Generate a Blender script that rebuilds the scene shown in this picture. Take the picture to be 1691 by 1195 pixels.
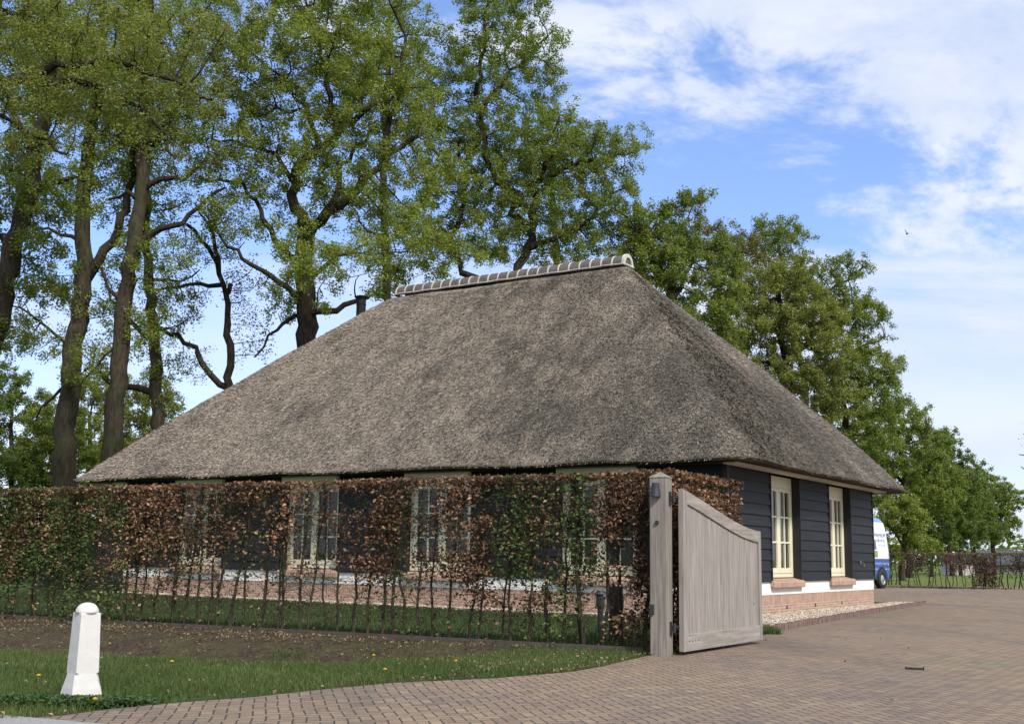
import bpy, bmesh, math, random
import numpy as np
from mathutils import Vector, Matrix
from mathutils import noise as mnoise

for o in list(bpy.data.objects): bpy.data.objects.remove(o)
S = bpy.context.scene
COL = S.collection

# ---------------------------------------------------------------- camera
FPX, PITCH, ROLL, H = 1910.5, 0.1658, 0.0161, 1.25
cp, sp = math.cos(PITCH), math.sin(PITCH)
FWD = np.array([0, cp, sp]); UP0 = np.array([0, -sp, cp]); RT0 = np.array([1.0, 0, 0])
RT = RT0*math.cos(ROLL) + UP0*math.sin(ROLL); UP = -RT0*math.sin(ROLL) + UP0*math.cos(ROLL)
CAM = np.array([0, 0, H])
cd = bpy.data.cameras.new('camera'); cam = bpy.data.objects.new('camera', cd); COL.objects.link(cam)
cd.sensor_width = 36; cd.sensor_fit = 'HORIZONTAL'; cd.lens = FPX/1691*36
cd.clip_start = .1; cd.clip_end = 3000
M = Matrix.Identity(4)
for r in range(3):
    M[r][0] = RT[r]; M[r][1] = UP[r]; M[r][2] = -FWD[r]; M[r][3] = CAM[r]
cam.matrix_world = M
S.camera = cam

# ---------------------------------------------------------------- sky, sun, exposure
SUN_AZ, SUN_EL = math.radians(151), math.radians(43)      # azimuth clockwise from +Y
sd = np.array([math.sin(SUN_AZ)*math.cos(SUN_EL), math.cos(SUN_AZ)*math.cos(SUN_EL), math.sin(SUN_EL)])
sl = bpy.data.lights.new('sun', 'SUN'); sl.energy = 3.4; sl.angle = math.radians(9); sl.color = (1, .95, .87)
so = bpy.data.objects.new('sun', sl); COL.objects.link(so)
so.rotation_euler = Vector(sd).to_track_quat('Z', 'Y').to_euler()
so.location = (20, -20, 30)
W = bpy.data.worlds.new('World'); S.world = W; W.use_nodes = True
S.view_settings.view_transform = 'Standard'; S.view_settings.look = 'None'
S.view_settings.exposure = 0.4; S.view_settings.gamma = 1


def ray(px, py):
    d = FWD*FPX + RT*(px-845.5) - UP*(py-597.5)
    return d/np.linalg.norm(d)


def G(px, py, z=0.0):
    d = ray(px, py); t = (z-H)/d[2]
    return CAM + d*t


def U(px, py, Y):
    d = ray(px, py)
    return CAM + d*(Y/d[1])


def uw(px, py):
    d = ray(px, py)
    return d[0]/d[1], d[2]/d[1]


class NT:
    """tiny node builder"""
    def __init__(s, tree): s.t = tree; s.n = tree.nodes; s.l = tree.links

    def new(s, ty, **k):
        n = s.n.new(ty)
        for a, b in k.items(): setattr(n, a, b)
        return n

    def put(s, sock, v):
        if isinstance(v, bpy.types.NodeSocket): s.l.new(v, sock)
        elif v is not None:
            try: sock.default_value = v
            except Exception: sock.default_value = (*v, 1)

    def m(s, op, a, b=None, c=None, clamp=False):
        n = s.new('ShaderNodeMath', operation=op); n.use_clamp = clamp
        for i, v in enumerate((a, b, c)):
            if v is not None: s.put(n.inputs[i], v)
        return n.outputs[0]

    def mix(s, f, a, b, blend='MIX'):
        n = s.new('ShaderNodeMix', data_type='RGBA', blend_type=blend)
        s.put(n.inputs[0], f)
        for i, v in ((6, a), (7, b)):
            if isinstance(v, (tuple, list)) and len(v) == 3: v = (*v, 1)
            s.put(n.inputs[i], v)
        return n.outputs[2]

    def ramp(s, f, stops, interp='LINEAR'):
        n = s.new('ShaderNodeValToRGB'); cr = n.color_ramp; cr.interpolation = interp
        while len(cr.elements) < len(stops): cr.elements.new(.5)
        for e, (p, c) in zip(cr.elements, stops):
            e.position = p; e.color = (*c, 1) if isinstance(c, (tuple, list)) else (c, c, c, 1)
        s.put(n.inputs[0], f); return n.outputs[0]

    def noise(s, vec, scale, detail=3, rough=.6, dist=0):
        n = s.new('ShaderNodeTexNoise'); s.put(n.inputs['Vector'], vec)
        n.inputs['Scale'].default_value = scale; n.inputs['Detail'].default_value = detail
        n.inputs['Roughness'].default_value = rough; n.inputs['Distortion'].default_value = dist
        return n.outputs[0]

    def mapping(s, vec, scale=(1, 1, 1), rot=(0, 0, 0), loc=(0, 0, 0)):
        n = s.new('ShaderNodeMapping'); s.put(n.inputs[0], vec)
        n.inputs['Scale'].default_value = scale; n.inputs['Rotation'].default_value = rot
        n.inputs['Location'].default_value = loc
        return n.outputs[0]

    def sep(s, v):
        n = s.new('ShaderNodeSeparateXYZ'); s.put(n.inputs[0], v); return n.outputs

    def comb(s, x, y, z=0.0):
        n = s.new('ShaderNodeCombineXYZ')
        for i, v in enumerate((x, y, z)): s.put(n.inputs[i], v)
        return n.outputs[0]

    def sstep(s, v, a, b):
        n = s.new('ShaderNodeMapRange', interpolation_type='SMOOTHSTEP')
        s.put(n.inputs[0], v); n.inputs[1].default_value = a; n.inputs[2].default_value = b
        return n.outputs[0]


# sky with clouds in world directions
nt = NT(W.node_tree)
bg = nt.n['Background']
sky = nt.new('ShaderNodeTexSky', sky_type='NISHITA')
sky.sun_disc = False; sky.sun_elevation = SUN_EL; sky.sun_rotation = SUN_AZ
sky.air_density = 1.0; sky.dust_density = .6; sky.ozone_density = 2.5
g = nt.new('ShaderNodeTexCoord').outputs['Generated']
X, Y, Z = nt.sep(g)[:3]
ya = nt.m('MAXIMUM', nt.m('ABSOLUTE', Y), .25)
u_ = nt.m('DIVIDE', X, ya); w_ = nt.m('DIVIDE', Z, ya)
pv = nt.comb(u_, w_, 0)
n1 = nt.noise(nt.mapping(pv, (4.6, 8.5, 1), (0, 0, math.radians(26)), (.9, .35, 0)), 1.0, 9, .66, .25)
n2 = nt.noise(nt.mapping(pv, (2.0, 9.0, 1), (0, 0, math.radians(-4)), (2.3, 5, 0)), 1.0, 7, .6, .3)
# upper cloud: above the diagonal from (905,150) over (1180,260) to (1691,370)
ua, wa = uw(905, 60); ub, wb = uw(1691, 330)
k = (wb-wa)/(ub-ua)
diag = nt.m('SUBTRACT', w_, nt.m('ADD', nt.m('MULTIPLY', u_, k), wa-k*ua))
up_m = nt.sstep(nt.m('ADD', diag, nt.m('MULTIPLY', nt.m('SUBTRACT', n1, .5), .80)), -.075, .075)
# lower bank: below y=410 on the right, top edge rising slightly
wl = uw(1500, 440)[1]
lowm = nt.sstep(nt.m('ADD', nt.m('SUBTRACT', wl, w_), nt.m('MULTIPLY', nt.m('SUBTRACT', n2, .5), .16)), -.018, .03)
veil = nt.ramp(n2, [(.34, .62), (.50, .97), (1, 1.0)])
lowm = nt.m('MULTIPLY', nt.m('MULTIPLY', lowm, veil), nt.m('ADD', .58, nt.m('MULTIPLY', nt.sstep(u_, -.12, .22), .42)))
behind = nt.sstep(Y, .3, -.1)
wisps = nt.m('MULTIPLY', nt.sstep(n1, .52, .74), .5)
cm = nt.m('MAXIMUM', nt.m('MAXIMUM', up_m, lowm), wisps)
cm = nt.m('MULTIPLY', cm, nt.ramp(n1, [(.30, .55), (.58, 1.0)]))
cm = nt.m('MAXIMUM', cm, nt.m('MULTIPLY', behind, nt.sstep(n1, .3, .6)), clamp=True)
skyc = nt.mix(1.0, sky.outputs[0], (1.02, .93, 1.08), 'MULTIPLY')
hs = nt.new('ShaderNodeHueSaturation'); hs.inputs['Saturation'].default_value = 1.12; nt.put(hs.inputs['Color'], skyc)
hs.inputs['Value'].default_value = 1.5
cl = nt.mix(nt.ramp(n2, [(.3, 0.0), (.6, 1.0)]), (5.2, 5.9, 7.5), (6.5, 6.95, 7.9))
veiled = nt.mix(1.0, hs.outputs[0], (.55, .78, .95), 'ADD')
nt.put(bg.inputs[0], nt.mix(cm, veiled, cl))
bg.inputs[1].default_value = .10

# ---------------------------------------------------------------- helpers
def link(o, parent=None):
    COL.objects.link(o)
    if parent is not None: o.parent = parent
    return o


def tag(o, label=None, cat=None, group=None, kind=None):
    if label: o['label'] = label
    if cat: o['category'] = cat
    if group: o['group'] = group
    if kind: o['kind'] = kind
    return o


def empty(name, loc=(0, 0, 0), rz=0, label=None, cat=None, group=None):
    o = bpy.data.objects.new(name, None); o.location = loc; o.rotation_euler = (0, 0, rz)
    o.empty_display_size = .2
    link(o); return tag(o, label, cat, group)


def npmesh(name, V, F, mat, parent=None, smooth=False, attrs=None):
    """V (n,3); F (m,k) array, all faces with k corners"""
    V = np.asarray(V, np.float32); F = np.asarray(F, np.int32)
    me = bpy.data.meshes.new(name); k = F.shape[1]
    me.vertices.add(len(V)); me.vertices.foreach_set('co', V.ravel())
    me.loops.add(F.size); me.loops.foreach_set('vertex_index', F.ravel())
    me.polygons.add(len(F)); me.polygons.foreach_set('loop_start', np.arange(0, F.size, k, dtype=np.int32))
    if smooth: me.polygons.foreach_set('use_smooth', np.ones(len(F), bool))
    if attrs:
        for an, (dom, arr) in attrs.items():
            a = me.attributes.new(an, 'FLOAT', dom); a.data.foreach_set('value', np.asarray(arr, np.float32))
    me.update(calc_edges=True)
    me.materials.append(mat)
    return link(bpy.data.objects.new(name, me), parent)


class MB:
    def __init__(s): s.v = []; s.f = []

    def add(s, vs, fs):
        b = len(s.v); s.v += [tuple(float(c) for c in v) for v in vs]; s.f += [tuple(b+i for i in f) for f in fs]

    def box(s, x0, x1, y0, y1, z0, z1):
        s.add([(x0, y0, z0), (x1, y0, z0), (x1, y1, z0), (x0, y1, z0), (x0, y0, z1), (x1, y0, z1), (x1, y1, z1), (x0, y1, z1)],
              [(3, 2, 1, 0), (4, 5, 6, 7), (0, 1, 5, 4), (1, 2, 6, 5), (2, 3, 7, 6), (3, 0, 4, 7)])

    def hexa(s, p):
        s.add(p, [(3, 2, 1, 0), (4, 5, 6, 7), (0, 1, 5, 4), (1, 2, 6, 5), (2, 3, 7, 6), (3, 0, 4, 7)])

    def tube(s, pts, rad, n=8, cap=True):
        V, F = tube_arr(np.array(pts, float), np.array(rad, float), n)
        s.add(V, F)
        if cap:
            b = len(s.v)-len(V)
            s.f.append(tuple(b+i for i in range(n))[::-1]); s.f.append(tuple(b+len(V)-n+i for i in range(n)))

    def lathe(s, prof, n=24, c=(0, 0), cap=True):
        vs = []
        for r, z in prof:
            for i in range(n):
                a = 2*math.pi*i/n; vs.append((c[0]+r*math.cos(a), c[1]+r*math.sin(a), z))
        fs = [(j*n+i, j*n+(i+1) % n, (j+1)*n+(i+1) % n, (j+1)*n+i) for j in range(len(prof)-1) for i in range(n)]
        if cap: fs += [tuple(range(n))[::-1], tuple((len(prof)-1)*n+i for i in range(n))]
        s.add(vs, fs)

    def build(s, name, mat, parent=None, bevel=0, smooth=False, seg=2):
        me = bpy.data.meshes.new(name); me.from_pydata(s.v, [], s.f)
        bm = bmesh.new(); bm.from_mesh(me); bmesh.ops.recalc_face_normals(bm, faces=bm.faces); bm.to_mesh(me); bm.free()
        me.materials.append(mat)
        if smooth: me.polygons.foreach_set('use_smooth', [True]*len(me.polygons))
        o = link(bpy.data.objects.new(name, me), parent)
        if bevel:
            b = o.modifiers.new('bevel', 'BEVEL'); b.width = bevel; b.segments = seg; b.limit_method = 'ANGLE'
        return o


def tube_arr(P, R, n):
    m = len(P)
    T = np.empty_like(P); T[1:-1] = P[2:]-P[:-2]; T[0] = P[1]-P[0]; T[-1] = P[-1]-P[-2]
    T /= np.linalg.norm(T, axis=1)[:, None]+1e-9
    ref = np.array([1.0, 0, 0]) if abs(T[0][0]) < .9 else np.array([0, 1.0, 0])
    a = np.arange(n)*2*np.pi/n; ca, sa = np.cos(a)[:, None], np.sin(a)[:, None]
    V = np.empty((m*n, 3)); N = ref
    for i in range(m):
        N = N-T[i]*(N@T[i]); N = N/(np.linalg.norm(N)+1e-9); B = np.array([T[i][1]*N[2]-T[i][2]*N[1], T[i][2]*N[0]-T[i][0]*N[2], T[i][0]*N[1]-T[i][1]*N[0]])
        V[i*n:(i+1)*n] = P[i]+R[i]*(ca*N+sa*B)
    i, j = np.meshgrid(np.arange(m-1), np.arange(n), indexing='ij'); i = i.ravel(); j = j.ravel(); j2 = (j+1) % n
    F = np.stack([i*n+j, i*n+j2, (i+1)*n+j2, (i+1)*n+j], 1)
    return V, F


def tubes(list_, n=5):
    Vs, Fs, b = [], [], 0
    for P, R in list_:
        V, F = tube_arr(np.asarray(P, float), np.asarray(R, float), n); Vs.append(V); Fs.append(F+b); b += len(V)
    return np.concatenate(Vs), np.concatenate(Fs)


# ---------------------------------------------------------------- materials
def mat(name):
    m = bpy.data.materials.new(name); m.use_nodes = True
    n = NT(m.node_tree); b = n.n['Principled BSDF']
    return m, n, b


def bump(n, b, h, s=.3, d=.02):
    k_ = n.new('ShaderNodeBump'); k_.inputs['Strength'].default_value = s; k_.inputs['Distance'].default_value = d
    n.put(k_.inputs['Height'], h); n.put(b.inputs['Normal'], k_.outputs[0])


def simple(name, col, rough=.6, var=.15, scale=8, metallic=0, bumpy=0, spec=.5, coord='Object', dirt=None):
    m, n, b = mat(name)
    co = n.new('ShaderNodeTexCoord').outputs[coord]
    f = n.noise(co, scale, 6, .65)
    lo = tuple(c*(1-var) for c in col); hi = tuple(min(1, c*(1+var)) for c in col)
    c = n.ramp(f, [(.3, lo), (.7, hi)])
    if dirt: c = n.mix(n.m('MULTIPLY', n.sstep(n.noise(co, scale*.23, 5), .52, .72), dirt[0]), c, dirt[1])
    n.put(b.inputs['Base Color'], c)
    b.inputs['Roughness'].default_value = rough; b.inputs['Metallic'].default_value = metallic
    b.inputs['Specular IOR Level'].default_value = spec
    if bumpy: bump(n, b, f, bumpy, .01)
    return m


def leafmat(name, c1, c2, c3, trans=.45, gloss=.35):
    m, n, b = mat(name)
    at = n.new('ShaderNodeAttribute', attribute_name='tint').outputs['Fac']
    co = n.new('ShaderNodeTexCoord').outputs['Object']
    big = n.noise(co, .45, 3, .5)
    f = n.m('ADD', n.m('MULTIPLY', at, .6), n.m('MULTIPLY', n.m('SUBTRACT', big, .3), .9))
    c = n.ramp(f, [(.1, c1), (.5, c2), (.95, c3)])
    n.put(b.inputs['Base Color'], c); b.inputs['Roughness'].default_value = .55; b.inputs['Specular IOR Level'].default_value = gloss
    tr = n.new('ShaderNodeBsdfTranslucent'); n.put(tr.inputs[0], n.mix(1.0, c, (1.25, 1.3, .6), 'MULTIPLY'))
    mx = n.new('ShaderNodeMixShader'); mx.inputs[0].default_value = trans
    n.l.new(b.outputs[0], mx.inputs[1]); n.l.new(tr.outputs[0], mx.inputs[2])
    n.l.new(mx.outputs[0], n.n['Material Output'].inputs[0])
    return m


def barkmat(name, c1, c2, moss=.3):
    m, n, b = mat(name)
    co = n.new('ShaderNodeTexCoord').outputs['Object']
    f = n.noise(n.mapping(co, (7, 7, 1.6)), 1.5, 7, .7, .5)
    c = n.ramp(f, [(.3, c1), (.7, c2)])
    c = n.mix(n.m('MULTIPLY', n.sstep(n.noise(co, .7, 4), .45, .7), moss), c, (.07, .085, .03))
    n.put(b.inputs['Base Color'], c); b.inputs['Roughness'].default_value = .95; b.inputs['Specular IOR Level'].default_value = .1
    bump(n, b, f, .9, .06)
    return m


M_bark = barkmat('bark', (.015, .012, .009), (.090, .073, .052), .5)
M_barkd = barkmat('bark_dark', (.012, .010, .008), (.060, .048, .036), .2)
L_olive = leafmat('leaf_olive', (0.123, 0.146, 0.040), (0.207, 0.230, 0.062), (0.336, 0.358, 0.101))
L_fresh = leafmat('leaf_fresh', (0.129, 0.159, 0.031), (0.218, 0.263, 0.056), (0.358, 0.414, 0.106))
L_green = leafmat('leaf_green', (0.104, 0.144, 0.031), (0.189, 0.234, 0.051), (0.313, 0.372, 0.092), .46)
L_dark = leafmat('leaf_dark', (0.074, 0.114, 0.029), (0.134, 0.182, 0.043), (0.216, 0.276, 0.072), .42)
L_brownish = leafmat('leaf_bronze', (.11, .11, .035), (.17, .155, .05), (.25, .21, .075))
L_dead = leafmat('leaf_dead_beech', (.036, .020, .013), (.155, .080, .045), (.60, .37, .225), .25, .35)
L_deadd = leafmat('leaf_dead_far', (.07, .045, .032), (.15, .10, .07), (.26, .18, .13), .25, .2)
L_hedge = leafmat('leaf_hedge_green', (.030, .048, .014), (.070, .105, .028), (.20, .28, .075), .4)
L_grass = leafmat('grass_blade', (.045, .075, .020), (.085, .125, .034), (.20, .21, .085), .35, .25)
L_straw = leafmat('straw_leaf', (0.101, 0.065, 0.036), (0.216, 0.151, 0.086), (0.374, 0.302, 0.194), .15, .2)


def herring():
    m, n, b = mat('brick_paving')
    co = n.new('ShaderNodeTexCoord').outputs['Object']
    wob = n.noise(co, .6, 2)
    p = n.mapping(co, (1/.1, 1/.1, 1), (0, 0, math.radians(-11)))
    x, y = n.sep(p)[:2]
    y = n.m('ADD', y, n.m('MULTIPLY', wob, 1.3)); x = n.m('ADD', x, n.m('MULTIPLY', n.noise(n.mapping(co, loc=(9, 4, 0)), .5, 2), 1.3))
    i = n.m('FLOOR', x); j = n.m('FLOOR', y); fx = n.m('SUBTRACT', x, i); fy = n.m('SUBTRACT', y, j)
    k_ = n.m('FLOORED_MODULO', n.m('SUBTRACT', i, j), 4.0)
    v = n.m('GREATER_THAN', k_, 1.5)
    k1 = n.m('COMPARE', k_, 1.0, .3); k2 = n.m('COMPARE', k_, 2.0, .3)
    off = n.m('ADD', k1, k2)

    def lerp(a, c): return n.m('ADD', n.m('MULTIPLY', a, n.m('SUBTRACT', 1.0, v)), n.m('MULTIPLY', c, v))
    lo = n.m('ADD', lerp(fx, fy), off); sh = lerp(fy, fx)
    d = n.m('MINIMUM', n.m('MINIMUM', lo, n.m('SUBTRACT', 2.0, lo)), n.m('MINIMUM', sh, n.m('SUBTRACT', 1.0, sh)))
    wn = n.new('ShaderNodeTexWhiteNoise', noise_dimensions='2D')
    n.put(wn.inputs['Vector'], n.comb(n.m('SUBTRACT', i, k1), n.m('SUBTRACT', j, k2)))
    rnd = wn.outputs[0]
    c = n.ramp(rnd, [(0, (0.083, 0.062, 0.051)), (.2, (0.192, 0.124, 0.085)), (.45, (0.250, 0.166, 0.106)), (.72, (0.266, 0.191, 0.111)), (.9, (0.365, 0.275, 0.162)), (1, (0.109, 0.089, 0.083))])
    big = n.noise(co, .22, 4, .6, .4)
    c = n.mix(.5, c, n.ramp(big, [(.34, (0.127, 0.098, 0.092)), (.46, (0.231, 0.154, 0.102)), (.55, (0.295, 0.191, 0.111)), (.66, (0.221, 0.187, 0.089))]))
    fine = n.noise(co, 60, 4)
    c = n.mix(.35, c, n.ramp(fine, [(.3, (.07, .06, .055)), (.7, (.29, .25, .215))]))
    c = n.mix(n.m('MULTIPLY', n.sstep(n.noise(n.mapping(co, (.55, .12, 1), (0, 0, math.radians(24))), 1.1, 6, .65, .6), .52, .68), .38), c, (.075, .066, .062))
    c = n.mix(n.m('MULTIPLY', n.sstep(n.noise(n.mapping(co, loc=(5, 5, 0)), .9, 7, .7), .60, .72), .45), c, (.34, .30, .20))
    edge = n.sstep(n.m('ADD', d, n.m('MULTIPLY', n.m('SUBTRACT', n.noise(co, 35, 2), .5), .10)), .02, .10)
    moss = n.sstep(n.noise(co, .5, 4), .45, .7)
    jc = n.mix(moss, (.045, .037, .03), (.05, .056, .026))
    # joints show strongest near, wash out at grazing distance by themselves
    n.put(b.inputs['Base Color'], n.mix(edge, jc, c))
    b.inputs['Roughness'].default_value = .85; b.inputs['Specular IOR Level'].default_value = .3
    h = n.m('ADD', n.m('MULTIPLY', edge, 1.0), n.m('ADD', n.m('MULTIPLY', rnd, .5), n.m('MULTIPLY', fine, .25)))
    bump(n, b, h, .7, .008)
    return m


M_pave = herring()


def groundmat():
    m, n, b = mat('ground_mix')
    co = n.new('ShaderNodeTexCoord').outputs['Object']
    s = n.new('ShaderNodeAttribute', attribute_name='soil').outputs['Fac']
    nz = n.noise(co, 3.0, 6, .7)
    s = n.sstep(n.m('ADD', s, n.m('MULTIPLY', n.m('SUBTRACT', nz, .5), .6)), .38, .62)
    gr = n.ramp(n.noise(co, 9, 6, .7), [(.3, (.035, .060, .014)), (.55, (.062, .10, .022)), (.75, (.095, .12, .035))])
    fld = n.ramp(n.noise(n.mapping(co, (1, .3, 1)), .08, 4), [(.35, (.10, .15, .03)), (.65, (.15, .17, .045))])
    yy = n.sep(co)[1]
    gr = n.mix(n.sstep(yy, 46, 56), gr, fld)
    so_ = n.ramp(n.noise(co, 16, 8, .8), [(.32, (.018, .013, .010)), (.48, (.055, .041, .028)), (.6, (.10, .074, .048)), (.74, (.19, .145, .09))])
    so_ = n.mix(n.m('MULTIPLY', n.sstep(n.noise(co, 1.6, 6, .75), .42, .60), .8), so_, n.ramp(n.noise(co, 18, 6, .8), [(.35, (.030, .030, .014)), (.52, (.085, .078, .036)), (.68, (.17, .15, .075))]))
    n.put(b.inputs['Base Color'], n.mix(s, gr, so_)); b.inputs['Roughness'].default_value = .95
    b.inputs['Specular IOR Level'].default_value = .15
    bump(n, b, n.noise(co, 22, 8, .75), .9, .05)
    return m


M_ground = groundmat()


def thatch():
    m, n, b = mat('weathered_reed_thatch')
    co = n.new('ShaderNodeTexCoord').outputs['Object']
    # grain, slightly drawn out down the slope
    g1 = n.noise(n.mapping(co, (1, 1, .6)), 19, 6, .85)
    g2 = n.noise(n.mapping(co, (1, 1, .5), loc=(4, 2, 7)), 6, 5, .7)
    st = n.noise(n.mapping(co, (0.522, 0.553, 0.255)), 1.3, 8, .70, .4)
    st2 = n.noise(n.mapping(co, (1.0, 1.0, .40), loc=(3, 8, 1)), 1.5, 7, .72)
    x, y, z = n.sep(co)[:3]
    # algae-dark weathering toward the near hip, fresher reed toward the far end
    side = n.m('ADD', n.m('MULTIPLY', n.sstep(y, 12.0, 5.0), .07), n.m('MULTIPLY', n.sstep(y, 5.5, 0.0), .10))
    c = n.ramp(g1, [(.32, (0.032, 0.028, 0.022)), (.45, (0.162, 0.139, 0.108)), (.56, (0.314, 0.273, 0.218)), (.70, (0.551, 0.492, 0.397))])
    c = n.mix(n.m('MULTIPLY', n.sstep(g2, .42, .64), .40), c, (0.095, 0.084, 0.069))
    stain = n.m('ADD', st, side)
    c = n.mix(n.m('MULTIPLY', n.sstep(stain, .48, .72), .66), c, n.ramp(g1, [(.36, (0.013, 0.013, 0.011)), (.52, (0.062, 0.057, 0.048)), (.68, (0.209, 0.196, 0.162))]))
    c = n.mix(n.m('MULTIPLY', n.sstep(n.m('ADD', n.m('SUBTRACT', st2, n.m('MULTIPLY', side, .9)), .06), .46, .66), .72), c, n.ramp(g1, [(.36, (0.190, 0.156, 0.118)), (.52, (0.418, 0.347, 0.265)), (.66, (0.703, 0.603, 0.470))]))
    n.put(b.inputs['Base Color'], c); b.inputs['Roughness'].default_value = .95; b.inputs['Specular IOR Level'].default_value = .1
    bump(n, b, n.m('ADD', g1, n.m('MULTIPLY', g2, .4)), 1.0, .08)
    return m


M_thatch = thatch()


def brickmat(name, sx=1.0, soldier=False):
    m, n, b = mat(name)
    co = n.new('ShaderNodeTexCoord').outputs['Object']
    x, y, z = n.sep(co)[:3]
    w = n.m('ADD', x, y)
    v = n.comb(z, w) if soldier else n.comb(w, z)
    br = n.new('ShaderNodeTexBrick'); n.put(br.inputs['Vector'], v)
    br.inputs['Scale'].default_value = 1
    br.inputs['Brick Width'].default_value = .21 if not soldier else .5
    br.inputs['Row Height'].default_value = .062 if not soldier else .07
    br.inputs['Mortar Size'].default_value = .011; br.inputs['Mortar Smooth'].default_value = .3; br.inputs['Bias'].default_value = 0
    br.inputs['Color1'].default_value = (.50, .27, .17, 1); br.inputs['Color2'].default_value = (.27, .14, .095, 1)
    br.inputs['Mortar'].default_value = (.48, .43, .37, 1)
    c = n.mix(.35, br.outputs[0], n.ramp(n.noise(co, 6, 6, .7), [(.3, (.16, .10, .08)), (.7, (.56, .38, .27))]))
    n.put(b.inputs['Base Color'], c); b.inputs['Roughness'].default_value = .9
    bump(n, b, n.m('SUBTRACT', n.noise(co, 40, 4), br.outputs[1]), .5, .01)
    return m


M_brick = brickmat('plinth_brick'); M_soldier = brickmat('plinth_soldier_course', soldier=True)


def woodmat(name, c1, c2, c3, gz=1.0, vert=True, rough=.85):
    m, n, b = mat(name)
    co = n.new('ShaderNodeTexCoord').outputs['Object']
    s_ = (14, 14, .9) if vert else (.9, 14, 14)
    f = n.noise(n.mapping(co, s_), 1.6, 7, .7, .2)
    f2 = n.noise(n.mapping(co, (s_[0]*4, s_[1]*4, s_[2]*2)), 1.6, 5, .7)
    c = n.ramp(f, [(.28, c1), (.5, c2), (.74, c3)])
    c = n.mix(n.m('MULTIPLY', n.sstep(f2, .5, .75), .5), c, tuple(q*.6 for q in c1))
    stk = n.noise(n.mapping(co, (s_[0]*.45, s_[1]*.45, s_[2]*.35), loc=(3, 1, 6)), 1.3, 5, .65)
    if rough > .6:
        c = n.mix(n.m('MULTIPLY', n.sstep(stk, .50, .70), .45), c, tuple(q*.55 for q in c2))
        c = n.mix(n.m('MULTIPLY', n.sstep(n.noise(co, 2.2, 6, .7), .54, .72), .35), c, (.20, .21, .13))
    n.put(b.inputs['Base Color'], c); b.inputs['Roughness'].default_value = rough; b.inputs['Specular IOR Level'].default_value = .2
    bump(n, b, n.m('ADD', f, f2), .35, .008)
    return m


M_gate = woodmat('weathered_oak_gate', (.18, .155, .135), (.285, .255, .23), (.39, .36, .33))
M_post = woodmat('weathered_oak_post', (.13, .112, .092), (.225, .20, .172), (.34, .305, .265))
M_rail = woodmat('weathered_oak_rail', (.19, .16, .135), (.295, .265, .235), (.40, .37, .335), vert=False)
M_black = woodmat('tarred_board', (.008, .0086, .0098), (.014, .0152, .0173), (.025, .027, .031), vert=False, rough=.55)
M_blackr = simple('black_trim', (.008, .008, .009), .6, .2)
M_cream = simple('cream_paint', (.72, .68, .49), .45, .06, 3, dirt=(.25, (.50, .46, .33)))
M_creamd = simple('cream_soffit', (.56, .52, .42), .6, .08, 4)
M_render = simple('white_render', (.78, .76, .71), .8, .05, 5, bumpy=.2, dirt=(.35, (.60, .56, .50)))
M_bollard = simple('white_concrete_paint', (.56, .548, .512), .7, .06, 9, bumpy=.5, dirt=(.55, (.40, .385, .33)))
M_metal = simple('dark_metal', (.035, .04, .045), .45, .2, 20, metallic=.3)
M_steel = simple('zinc_hinge', (.25, .26, .27), .4, .2, 30, metallic=.8)
M_tile = simple('ridge_tile_clay', (.095, .082, .075), .75, .4, 5, bumpy=.4, dirt=(.5, (.17, .16, .12)))
M_mortar = simple('ridge_mortar', (.48, .45, .39), .85, .22, 7, bumpy=.5, dirt=(.5, (.22, .21, .16)))
M_sill = brickmat('sill_brick', soldier=True)
M_kerb = simple('kerb_clinker', (.17, .11, .09), .8, .35, 5, bumpy=.5)
M_asphalt = simple('road_asphalt', (.26, .25, .24), .9, .25, 40, bumpy=.6)
M_edging = simple('edging_board', (.07, .055, .04), .9, .3, 6)
M_dwood = simple('dark_wet_wood', (.030, .024, .019), .8, .3, 6, bumpy=.4)


def glassmat():
    m, n, b = mat('window_glass')
    co = n.new('ShaderNodeTexCoord').outputs['Object']
    f = n.noise(co, .9, 3)
    n.put(b.inputs['Base Color'], n.ramp(f, [(.35, (.012, .013, .012)), (.65, (.045, .05, .045))]))
    b.inputs['Roughness'].default_value = .04; b.inputs['Specular IOR Level'].default_value = .6
    bump(n, b, n.noise(co, 2.5, 2), .04, .02)
    return m


M_glass = glassmat()


def gravelmat():
    m, n, b = mat('pale_gravel')
    co = n.new('ShaderNodeTexCoord').outputs['Object']
    vo = n.new('ShaderNodeTexVoronoi'); n.put(vo.inputs['Vector'], co); vo.inputs['Scale'].default_value = 28
    wn = n.new('ShaderNodeTexWhiteNoise'); n.put(wn.inputs['Vector'], vo.outputs['Position'])
    c = n.ramp(wn.outputs[0], [(0, (.30, .23, .16)), (.4, (.46, .38, .29)), (.75, (.56, .48, .38)), (1, (.66, .60, .52))])
    c = n.mix(n.sstep(vo.outputs['Distance'], .45, .75), c, (.10, .075, .05))
    n.put(b.inputs['Base Color'], c); b.inputs['Roughness'].default_value = .8
    bump(n, b, n.m('SUBTRACT', 1.0, vo.outputs['Distance']), 1.0, .03)
    return m


M_gravel = gravelmat()

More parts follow.
